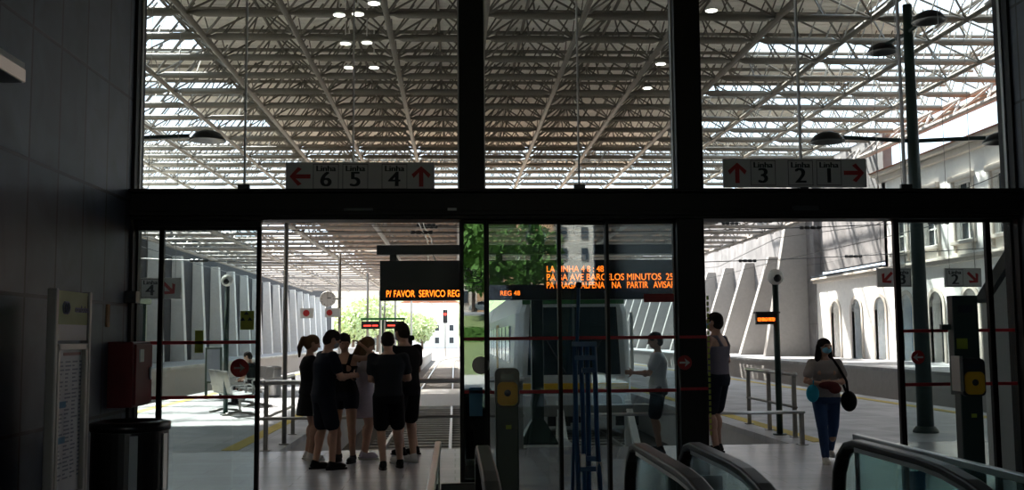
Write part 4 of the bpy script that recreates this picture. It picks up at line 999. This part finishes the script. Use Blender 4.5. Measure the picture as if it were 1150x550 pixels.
xa = W(1115, 400, Y=11.).x
t = thing('outdoor_panel', 'pale grey upright panel with slanted top outside the right glass edge', 'panel', (xa + .5, 11.1, 0))
MB().prism([(xa, .08), (xa + 1.0, .08), (xa + 1.0, 2.75), (xa + .35, 2.45), (xa, 1.95)], 11., 11.2).build('board', 'sign_white', t, bevel=.01)
MB().prism([(xa - .03, 1.93), (xa + .35, 2.46), (xa + 1.02, 2.77), (xa + 1.02, 2.85), (xa + .33, 2.54), (xa - .06, 1.97)], 10.97, 11.23).build('edge_trim', 'black', t)
for x in (xa + .1, xa + .9): MB().box(x - .05, x + .05, 11.02, 11.18, 0, .1).build('foot', 'dull_steel', t)

# ================================================================== PEOPLE
def ik(a, b, la, lb, hint):
    a, b = V(a), V(b); d = b - a; L = min(d.length, (la + lb) * .998); u = d.normalized(); b = a + u * L
    x = (la * la - lb * lb + L * L) / (2 * L); h = math.sqrt(max(la * la - x * x, 0)); hn = V(hint); hn = (hn - u * hn.dot(u)).normalized()
    return a + u * x + hn * h, b
def person(label, px, pyf, pyt, rz, sex='m', hands=None, hints=None, feet=((-.09, .0), (.09, .0)), lean=0., tilt=0., turn=0., top=('tee', 'navy'), bottom=('shorts', 'navy'), hair=('short', 'hair'),
           skin='skin', shoe='shoe_black', mask=None, H=None, seat=None, loc=None, seated=False, palm=None, bulk=1.08):
    c = W(px, pyf, Z=0) if loc is None else V(loc); H = H or W(px, pyt, Y=c.y).z - c.z; s = H / (1.76 + .03 * 0)
    f = sex == 'f'; t = thing('person', label, 'person', (0, 0, 0))
    def S(v): return V(v) * s
    hipz = .92 if not seated else .50; dz = hipz - .92
    def ly(z): return lean * max(0, min(1.3, (z - .95) / .47)) - (0.02 * 0)
    sh = .155 if f else .185; shz = 1.40 + dz if f else 1.415 + dz
    secs = ([(.84, .12, .10), (.92, .165, .12), (1.0, .15, .11), (1.10, .118, .092), (1.2, .13, .10), (1.30, .150, .115), (1.39, .145, .085), (1.44, .085, .06), (1.48, .05, .05)] if f else
            [(.84, .12, .10), (.92, .158, .118), (1.02, .148, .105), (1.12, .145, .103), (1.22, .165, .112), (1.33, .185, .120), (1.41, .165, .088), (1.455, .09, .065), (1.49, .058, .056)])
    def sec(e=0, z0=0, z1=9, ks=1.): return [(S((0, ly(z), z + dz)), (rx + e) * s * ks, (ry + e) * s * ks) for z, rx, ry in secs if z0 <= z <= z1]
    body = MB(); body.loft(sec())
    for sg in (-1, 1): body.cap(S((sg * (sh - .05), ly(1.4), 1.40 + dz)), S((sg * sh, ly(1.4), shz)), .055 * s, .05 * s)
    if f: body.ell(S((-.065, ly(1.27) + .085, 1.27 + dz)), .055 * s, .05 * s, .055 * s); body.ell(S((.065, ly(1.27) + .085, 1.27 + dz)), .055 * s, .05 * s, .055 * s)
    # head
    hc = S((0, ly(1.5) * 1.1 + .02 + .05 * math.sin(tilt), 1.63 + dz - .02 * math.sin(tilt))); hr = Matrix.Rotation(turn, 3, 'Z') @ Matrix.Rotation(-tilt, 3, 'X')
    def hp(v): return hc + hr @ S(v)
    body.cap(S((0, ly(1.46), 1.44 + dz)), hp((0, -.015, -.05)), .056 * s * (.88 if f else 1), .052 * s * (.88 if f else 1))
    body.ell(hc, .073 * s, .093 * s, .118 * s, rot=hr); body.ell(hp((0, .028, -.062)), .055 * s, .058 * s, .058 * s, rot=hr)
    body.cap(hp((0, .09, .01)), hp((0, .108, -.025)), .010 * s, .014 * s); body.ell(hp((0, .082, .028)), .05 * s, .018 * s, .012 * s, rot=hr)
    body.ell(hp((0, .085, -.062)), .024 * s, .012 * s, .009 * s, rot=hr)
    for sg in (-1, 1): body.ell(hp((sg * .076, -.008, -.005)), .011 * s, .022 * s, .032 * s, rot=hr)
    # legs
    lj = []
    for sg, (fx_, fy_), k in ((-1, feet[0], 0), (1, feet[1], 1)):
        lift = seat[k] if seat else 0
        hip = S((sg * .085, 0, hipz)); an = S((fx_, fy_, .085 + lift)); kn, an = ik(hip, an, .43 * s, .415 * s, (sg * .15, 1, .1) if True else 0)
        tw = .088 if f else .083
        body.cap(hip, kn, tw * s, .056 * s); body.cap(kn, an, .054 * s, .036 * s); body.ell(kn.lerp(an, .3) + V((0, -.012 * s, 0)), .054 * s, .056 * s, .12 * s)
        body.ell(an + S((0, .05, -.04)), .038 * s, .10 * s, .032 * s); lj.append((hip, kn, an))
    # arms and hands
    hands = hands or [(-.26, .05, .80), (.26, .05, .80)]; hints = hints or [(-.3, -1, 0), (.3, -1, 0)]; aj = []
    for sg, ht, hn, k in ((-1, hands[0], hints[0], 0), (1, hands[1], hints[1], 1)):
        so_ = S((sg * sh, ly(1.41), shz)); el, wr = ik(so_, S((ht[0], ht[1], ht[2] + dz)), .285 * s, .25 * s, hn)
        body.cap(so_, el, (.040 if f else .05) * s, (.033 if f else .041) * s); body.cap(el, wr, (.034 if f else .041) * s, (.021 if f else .026) * s)
        body.ell(el.lerp(wr, .25), .036 * s, .036 * s, .05 * s); aj.append((so_, el, wr))
        d = (wr - el).normalized(); n_ = V(palm[k]) if palm and palm[k] else V((-sg, 0.2, 0)); n_ = (n_ - d * n_.dot(d)).normalized(); sd_ = d.cross(n_)
        if sd_.y < 0 and abs(sd_.y) > .2: sd_ = -sd_
        mrot = Matrix((sd_, n_, d)).transposed()
        body.ell(wr + d * .05 * s, .038 * s, .016 * s, .056 * s, rot=mrot)
        for q in range(4):
            b0 = wr + d * .088 * s + sd_ * (-.028 + .0188 * q) * s; L = (.058, .072, .078, .07)[q] * s
            d1 = (d * .93 + n_ * .36).normalized(); d2 = (d * .45 + n_ * .9).normalized()
            body.cap(b0, b0 + d1 * L * .55, .0092 * s, .0085 * s, 8); body.cap(b0 + d1 * L * .55, b0 + d1 * L * .55 + d2 * L * .5, .0085 * s, .007 * s, 8)
        b0 = wr + d * .025 * s + sd_ * .030 * s; d1 = (d * .7 + sd_ * .65 + n_ * .3).normalized(); body.cap(b0, b0 + d1 * .04 * s, .012 * s, .010 * s, 8); body.cap(b0 + d1 * .04 * s, b0 + d1 * .04 * s + (d1 + d * .6).normalized() * .03 * s, .010 * s, .008 * s, 8)
    body.build('body', skin, t, remesh=.0085, relax=2)
    for sg in (-1, 1): MB().ell(hp((sg * .03, .083, .012)), .011 * s, .008 * s, .006 * s, rot=hr, n=10, m=6).build('eye', 'eye', t, smooth=True)
    # top
    kind, mt = top; m = MB()
    if kind in ('tee', 'blouse'):
        m.loft(sec(.02, .9, 1.46)); 
        for sg, (a, e_, w_) in zip((-1, 1), aj):
            m.cap(S((sg * (sh - .05), ly(1.4), 1.395 + dz)), a, .07 * s, .066 * s); m.cap(a, a.lerp(e_, .62), .064 * s, .066 * s)
            m.ell(S((sg * .06, ly(1.3), 1.42 + dz)), .06 * s, .07 * s, .04 * s)
        if f: m.ell(S((0, ly(1.27) + .085, 1.27 + dz)), .12 * s, .065 * s, .07 * s)
        m.build('t_shirt', mt, t, remesh=.011, relax=3)
    elif kind == 'tank':
        m.loft(sec(.014, .9, 1.36)); 
        for sg in (-1, 1): m.path([S((sg * .085, ly(1.3) + .11, 1.32 + dz)), S((sg * .095, ly(1.42) + .05, 1.445 + dz)), S((sg * .095, ly(1.42) - .05, 1.445 + dz)), S((sg * .085, ly(1.3) - .115, 1.32 + dz))], .026 * s, 8)
        if f: m.ell(S((0, ly(1.27) + .085, 1.27 + dz)), .118 * s, .062 * s, .065 * s)
        m.build('tank_top', mt, t, remesh=.011, relax=3)
    elif kind == 'dress':
        m.loft([(S((0, 0, .60)), .215 * s, .19 * s), (S((0, 0, .75)), .20 * s, .17 * s), (S((0, 0, .92)), .182 * s, .14 * s), (S((0, 0, 1.08)), .138 * s, .112 * s)] + sec(.02, 1.15, 1.42))
        for sg, (a, e_, w_) in zip((-1, 1), aj): m.cap(a, a.lerp(e_, .3), .06 * s, .07 * s)
        m.build('dress', mt, t, remesh=.012, relax=3)
    # bottom
    kind, mt2 = bottom; m = MB()
    if kind == 'skirt': m.loft([(S((0, 0, .62 + .0)), .20 * s, .17 * s), (S((0, 0, .8)), .185 * s, .15 * s), (S((0, 0, .95)), .165 * s, .125 * s), (S((0, 0, 1.02)), .14 * s, .108 * s)]); m.build('skirt', mt2, t, remesh=.012, relax=3)
    elif kind:
        m.loft([(S((0, 0, .84 + dz)), .155 * s, .125 * s), (S((0, 0, .93 + dz)), .176 * s, .135 * s), (S((0, .0, 1.01 + dz)), .16 * s, .118 * s)])
        for hip, kn, an in lj:
            if kind == 'shorts': m.cap(hip, hip.lerp(kn, .84), .105 * s, .093 * s)
            elif kind == 'hotpants': m.cap(hip, hip.lerp(kn, .35), .104 * s, .1 * s)
            elif kind == 'jeans': m.cap(hip, kn, .098 * s, .068 * s); m.cap(kn, an + V((0, 0, .02 * s)), .066 * s, .05 * s)
        m.build({'shorts': 'shorts', 'hotpants': 'shorts', 'jeans': 'jeans'}[kind], mt2, t, remesh=.011, relax=3)
    # shoes
    for hip, kn, an in lj:
        m = MB(); m.ell(an + S((0, .055, -.042)), .046 * s, .125 * s, .042 * s); m.cap(an + S((0, -.01, -.03)), an + S((0, -.005, .0)), .045 * s, .043 * s)
        sh_ = m.build('shoe', shoe, t, remesh=.009, relax=2)
        pts = [(an.x + .048 * s * math.cos(a) * (1.0), an.y + .055 * s + .135 * s * math.sin(a)) for a in [2 * PI * k / 20 for k in range(20)]]
        MB().prism(pts, an.z - .085 * s, an.z - .062 * s, 'Z').build('sole', 'sole' if shoe != 'shoe_black' else 'shoe_black', sh_, bevel=.004)
    # hair
    hk, hm = hair; m = MB()
    m.ell(hp((0, -.010, .034)), .083 * s, .100 * s, .097 * s, rot=hr); m.ell(hp((0, -.038, -.008)), .078 * s, .072 * s, .092 * s, rot=hr)
    if hk == 'short': pass
    if hk == 'ponytail':
        m.cap(hp((0, -.10, .055)), hp((0, -.135, .04)), .03 * s, .035 * s); m.cap(hp((0, -.135, .04)), hp((0, -.15, -.09)), .038 * s, .036 * s); m.cap(hp((0, -.15, -.09)), hp((0, -.12, -.22)), .036 * s, .016 * s)
    if hk == 'bun': m.ell(hp((0, -.11, .06)), .045 * s, .042 * s, .042 * s)
    if hk == 'long':
        for sg in (-1, 1):
            m.cap(hp((sg * .07, -.01, .02)), hp((sg * .085, -.02, -.13)), .034 * s, .042 * s); m.cap(hp((sg * .085, -.02, -.13)), hp((sg * .10, -.02, -.25)), .042 * s, .03 * s)
        m.cap(hp((0, -.06, 0)), hp((0, -.08, -.22)), .075 * s, .07 * s); m.cap(hp((0, -.08, -.22)), hp((0, -.08, -.30)), .07 * s, .04 * s)
    m.build('hair', hm, t, remesh=.010, relax=2)
    if mask: 
        m = MB(); m.ell(hp((0, .055, -.045)), .060 * s, .058 * s, .052 * s, rot=hr); k_ = m.build('face_mask', mask, t, smooth=True)
        m = MB()
        for sg in (-1, 1): m.path([hp((sg * .052, .07, -.03)), hp((sg * .074, .03, -.01)), hp((sg * .082, -.005, .01))], .003 * s, 5)
        m.build('ear_loop', mask, k_)
    t.location = c; t.rotation_euler = (0, 0, rz); t.scale = (bulk, bulk, 1)
    return t, s, aj, hp
hold = [(-.07, .34, 1.16), (.08, .34, 1.16)]; hh = [(-.6, -.5, -.8), (.6, -.5, -.8)]
P = []
p, s, aj, hp = person('person in dark t-shirt and knee shorts looking at a phone, front left of the group', 362, 527, 369, R(-62), hands=hold, hints=hh, tilt=.45, lean=.05, top=('tee', 'navy'), bottom=('shorts', 'navy'), mask='mask_grey', feet=((-.10, -.05), (.10, .08)))
MB().box(-.036 * s, .036 * s, .425 * s, .437 * s, 1.10 * s, 1.25 * s).build('phone_tmp', 'window_dark', None)
ph = bpy.data.objects['phone_tmp']; ph.name = 'phone'; tag(ph, 'dark phone held by the person in front left of the group', 'phone'); ph.matrix_world = Matrix.Translation(p.location) @ Matrix.Rotation(p.rotation_euler[2], 4, 'Z')
person('person with light brown ponytail and dark shorts at the left of the group', 347, 516, 375, R(-70), 'f', hands=hold, hints=hh, tilt=.25, top=('tee', 'black_cloth'), bottom=('skirt', 'black_cloth'), hair=('ponytail', 'hair_brown'), skin='skin_tan', shoe='shoe_white')
person('person in dark tank top raising an elbow with hand on head', 387, 518, 373, R(165), 'f', hands=[(-.25, .05, 1.575), (.10, .30, 1.12)], hints=[(-1, 0, -1), (.5, -.6, -.8)], tilt=.35, turn=.5, top=('tank', 'black_cloth'), bottom=('hotpants', 'navy'), hair=('bun', 'hair'), skin='skin_tan', feet=((-.14, .08), (.09, -.03)), palm=[(1, 0, -.5), None])
person('person with long fair hair in a short lilac dress', 409, 515, 377, R(-80), 'f', hands=[(-.08, .28, 1.2), (.10, .28, 1.18)], hints=hh, tilt=.35, top=('dress', 'lilac'), bottom=(None, ''), hair=('long', 'hair_brown'), shoe='lilac')
person('person in dark grey t-shirt and shorts seen from behind, centre of the group', 436, 527, 371, R(8), hands=[(-.06, .30, 1.13), (.10, .30, 1.15)], hints=[(-.5, -.6, -.8), (.7, -.6, -.8)], tilt=.45, lean=.06, top=('tee', 'grey_cloth'), bottom=('shorts', 'black_cloth'), feet=((-.06, -.02), (.15, .12)), shoe='shoe_black')
person('tall person in black t-shirt and long shorts with white trainers', 456, 520, 361, R(38), hands=[(-.06, .32, 1.12), (.10, .31, 1.12)], hints=[(-.5, -.6, -.8), (.7, -.6, -.8)], tilt=.3, lean=.04, top=('tee', 'black_cloth'), bottom=('shorts', 'black_cloth'), shoe='shoe_white', feet=((-.09, .0), (.12, .02)), mask='mask_grey')
person('person with dark hair bun mostly hidden behind the tall person', 456, 510, 374, R(60), 'f', hands=hold, hints=hh, top=('tee', 'black_cloth'), bottom=('shorts', 'navy'), hair=('bun', 'hair'), feet=((-.09, .0), (.09, -.1)))
p, s, aj, hp = person('person in grey tank top and navy shorts standing by the right doorway', 808, 509, 350, R(48), hands=[(-.16, .24, .98), (.20, .20, 1.0)], hints=[(-.6, -1, 0), (.6, -1, 0)], top=('tank', 'tank'), bottom=('shorts', 'navy'), skin='skin_tan', mask='mask', feet=((-.11, -.02), (.10, .06)), shoe='shoe_black')
p, s, aj, hp = person('person in blue mask, beige t-shirt and jeans walking on the platform', 930, 519, 379, R(172), 'f', hands=[(-.02, .24, 1.14), (.06, .23, 1.12)], hints=[(-1, -.4, -.6), (1, -.4, -.6)], turn=.35, top=('blouse', 'taupe'), bottom=('jeans', 'jeans'), hair=('long', 'hair'), mask='mask', feet=((-.09, -.28), (.05, .10)), seat=(.05, 0), shoe='shoe_white', bulk=1.14)
def carried(mb, name, m, label, cat, p, **kw):
    o = mb.build(name, m, None, **kw); o.matrix_world = Matrix.Translation(p.location) @ Matrix.Rotation(p.rotation_euler[2], 4, 'Z'); return tag(o, label, cat)
# shoulder bag on the image-right side (local -x), teal bag on image left (+x), maroon garment over the hands
tb = thing('shoulder_bag', 'round black shoulder bag on a strap hanging from the walking person', 'bag', (0, 0, 0))
MB().ell((-.29 * s, .02, .86 * s), .09, .13, .13).build('pouch', 'black_cloth', tb, smooth=True)
MB().box(-.335 * s, -.25 * s, -.05, .09, .955 * s, .975 * s).build('flap', 'black', tb, bevel=.008)
MB().path([(-.27 * s, .07, .96 * s), (-.24 * s, .13, 1.15 * s), (-.15 * s, .12, 1.34 * s), (-.09 * s, .03, 1.475 * s), (-.13 * s, -.09, 1.38 * s), (-.24 * s, -.12, 1.15 * s), (-.28 * s, -.03, .96 * s)], .01, sq=(.014, .005)).build('strap', 'black_cloth', tb)
tb.scale = tt_s = (1.08, 1.08, 1); tb.location = p.location; tb.rotation_euler = p.rotation_euler
tt = thing('tote_bag', 'small teal bag hanging from the forearm of the walking person', 'bag', (0, 0, 0))
MB().ell((.20 * s, .14, .98 * s), .075, .05, .11).build('pouch', 'teal', tt, smooth=True)
MB().path([(.19 * s, .10, 1.06 * s), (.185 * s, .12, 1.14 * s), (.19 * s, .16, 1.16 * s), (.20 * s, .18, 1.06 * s)], .007, 6).build('handle', 'teal', tt)
tt.scale = tt_s; tt.location = p.location; tt.rotation_euler = p.rotation_euler
m = MB(); m.ell((.02, .30, 1.10 * s), .13, .05, .05); m.ell((-.05, .31, 1.05 * s), .08, .035, .06)
carried(m, 'folded_jacket', 'maroon', 'dark maroon garment folded over the hands of the walking person', 'jacket', p, remesh=.01, relax=2)
# seated person
c = W(271, 456, Z=0)
person('seated person in dark clothes on the platform bench behind the glass', 0, 0, 0, R(75), hands=[(-.12, .34, 1.02), (.12, .34, 1.02)], hints=hh, top=('tee', 'black_cloth'), bottom=('jeans', 'black_cloth'), H=1.72, loc=(c.x + .20, c.y + .50, 0), seated=True, feet=((-.12, .46), (.12, .50)), tilt=.35, lean=.1)
person('person with pale top and dark shorts seen dimly through the dark door glass', 741, 508, 372, R(80), 'f', hands=hold, hints=hh, top=('tee', 'paper'), bottom=('shorts', 'navy'), hair=('short', 'hair'), tilt=.2, shoe='shoe_black')

# ================================================================== LIGHT
w = bpy.data.worlds.new('sky'); bpy.context.scene.world = w; w.use_nodes = True
nt = w.node_tree; bg = nt.nodes['Background']
sk = nt.nodes.new('ShaderNodeTexSky'); sk.sky_type = 'HOSEK_WILKIE'; sk.turbidity = 5; sk.sun_direction = (-.5, .3, .75)
mxs = nt.nodes.new('ShaderNodeMix'); mxs.data_type = 'RGBA'; mxs.inputs[0].default_value = .55; mxs.inputs[7].default_value = (.78, .90, 1., 1)
nt.links.new(sk.outputs[0], mxs.inputs[6]); nt.links.new(mxs.outputs[2], bg.inputs[0]); bg.inputs[1].default_value = 2.9
sd = bpy.data.lights.new('sun', 'SUN'); so = bpy.data.objects.new('sun', sd); C.objects.link(so)
sd.energy = 18.; sd.angle = R(2.2); sd.color = (1, .95, .87)
e, az = R(55), R(54)
dirv = V((-math.cos(e) * math.cos(az), math.cos(e) * math.sin(az), math.sin(e)))
so.rotation_euler = dirv.to_track_quat('Z', 'Y').to_euler(); so.location = (-30, 40, 40)
sc = bpy.context.scene
sc.view_settings.view_transform = 'Standard'; sc.view_settings.look = 'None'; sc.view_settings.gamma = 1; sc.view_settings.use_curve_mapping = False
sc.view_settings.exposure = 0.5
sc.cycles.max_bounces = 10; sc.cycles.diffuse_bounces = 5; sc.cycles.transparent_max_bounces = 24; sc.cycles.sample_clamp_indirect = 8
sc.cycles.use_denoising = True
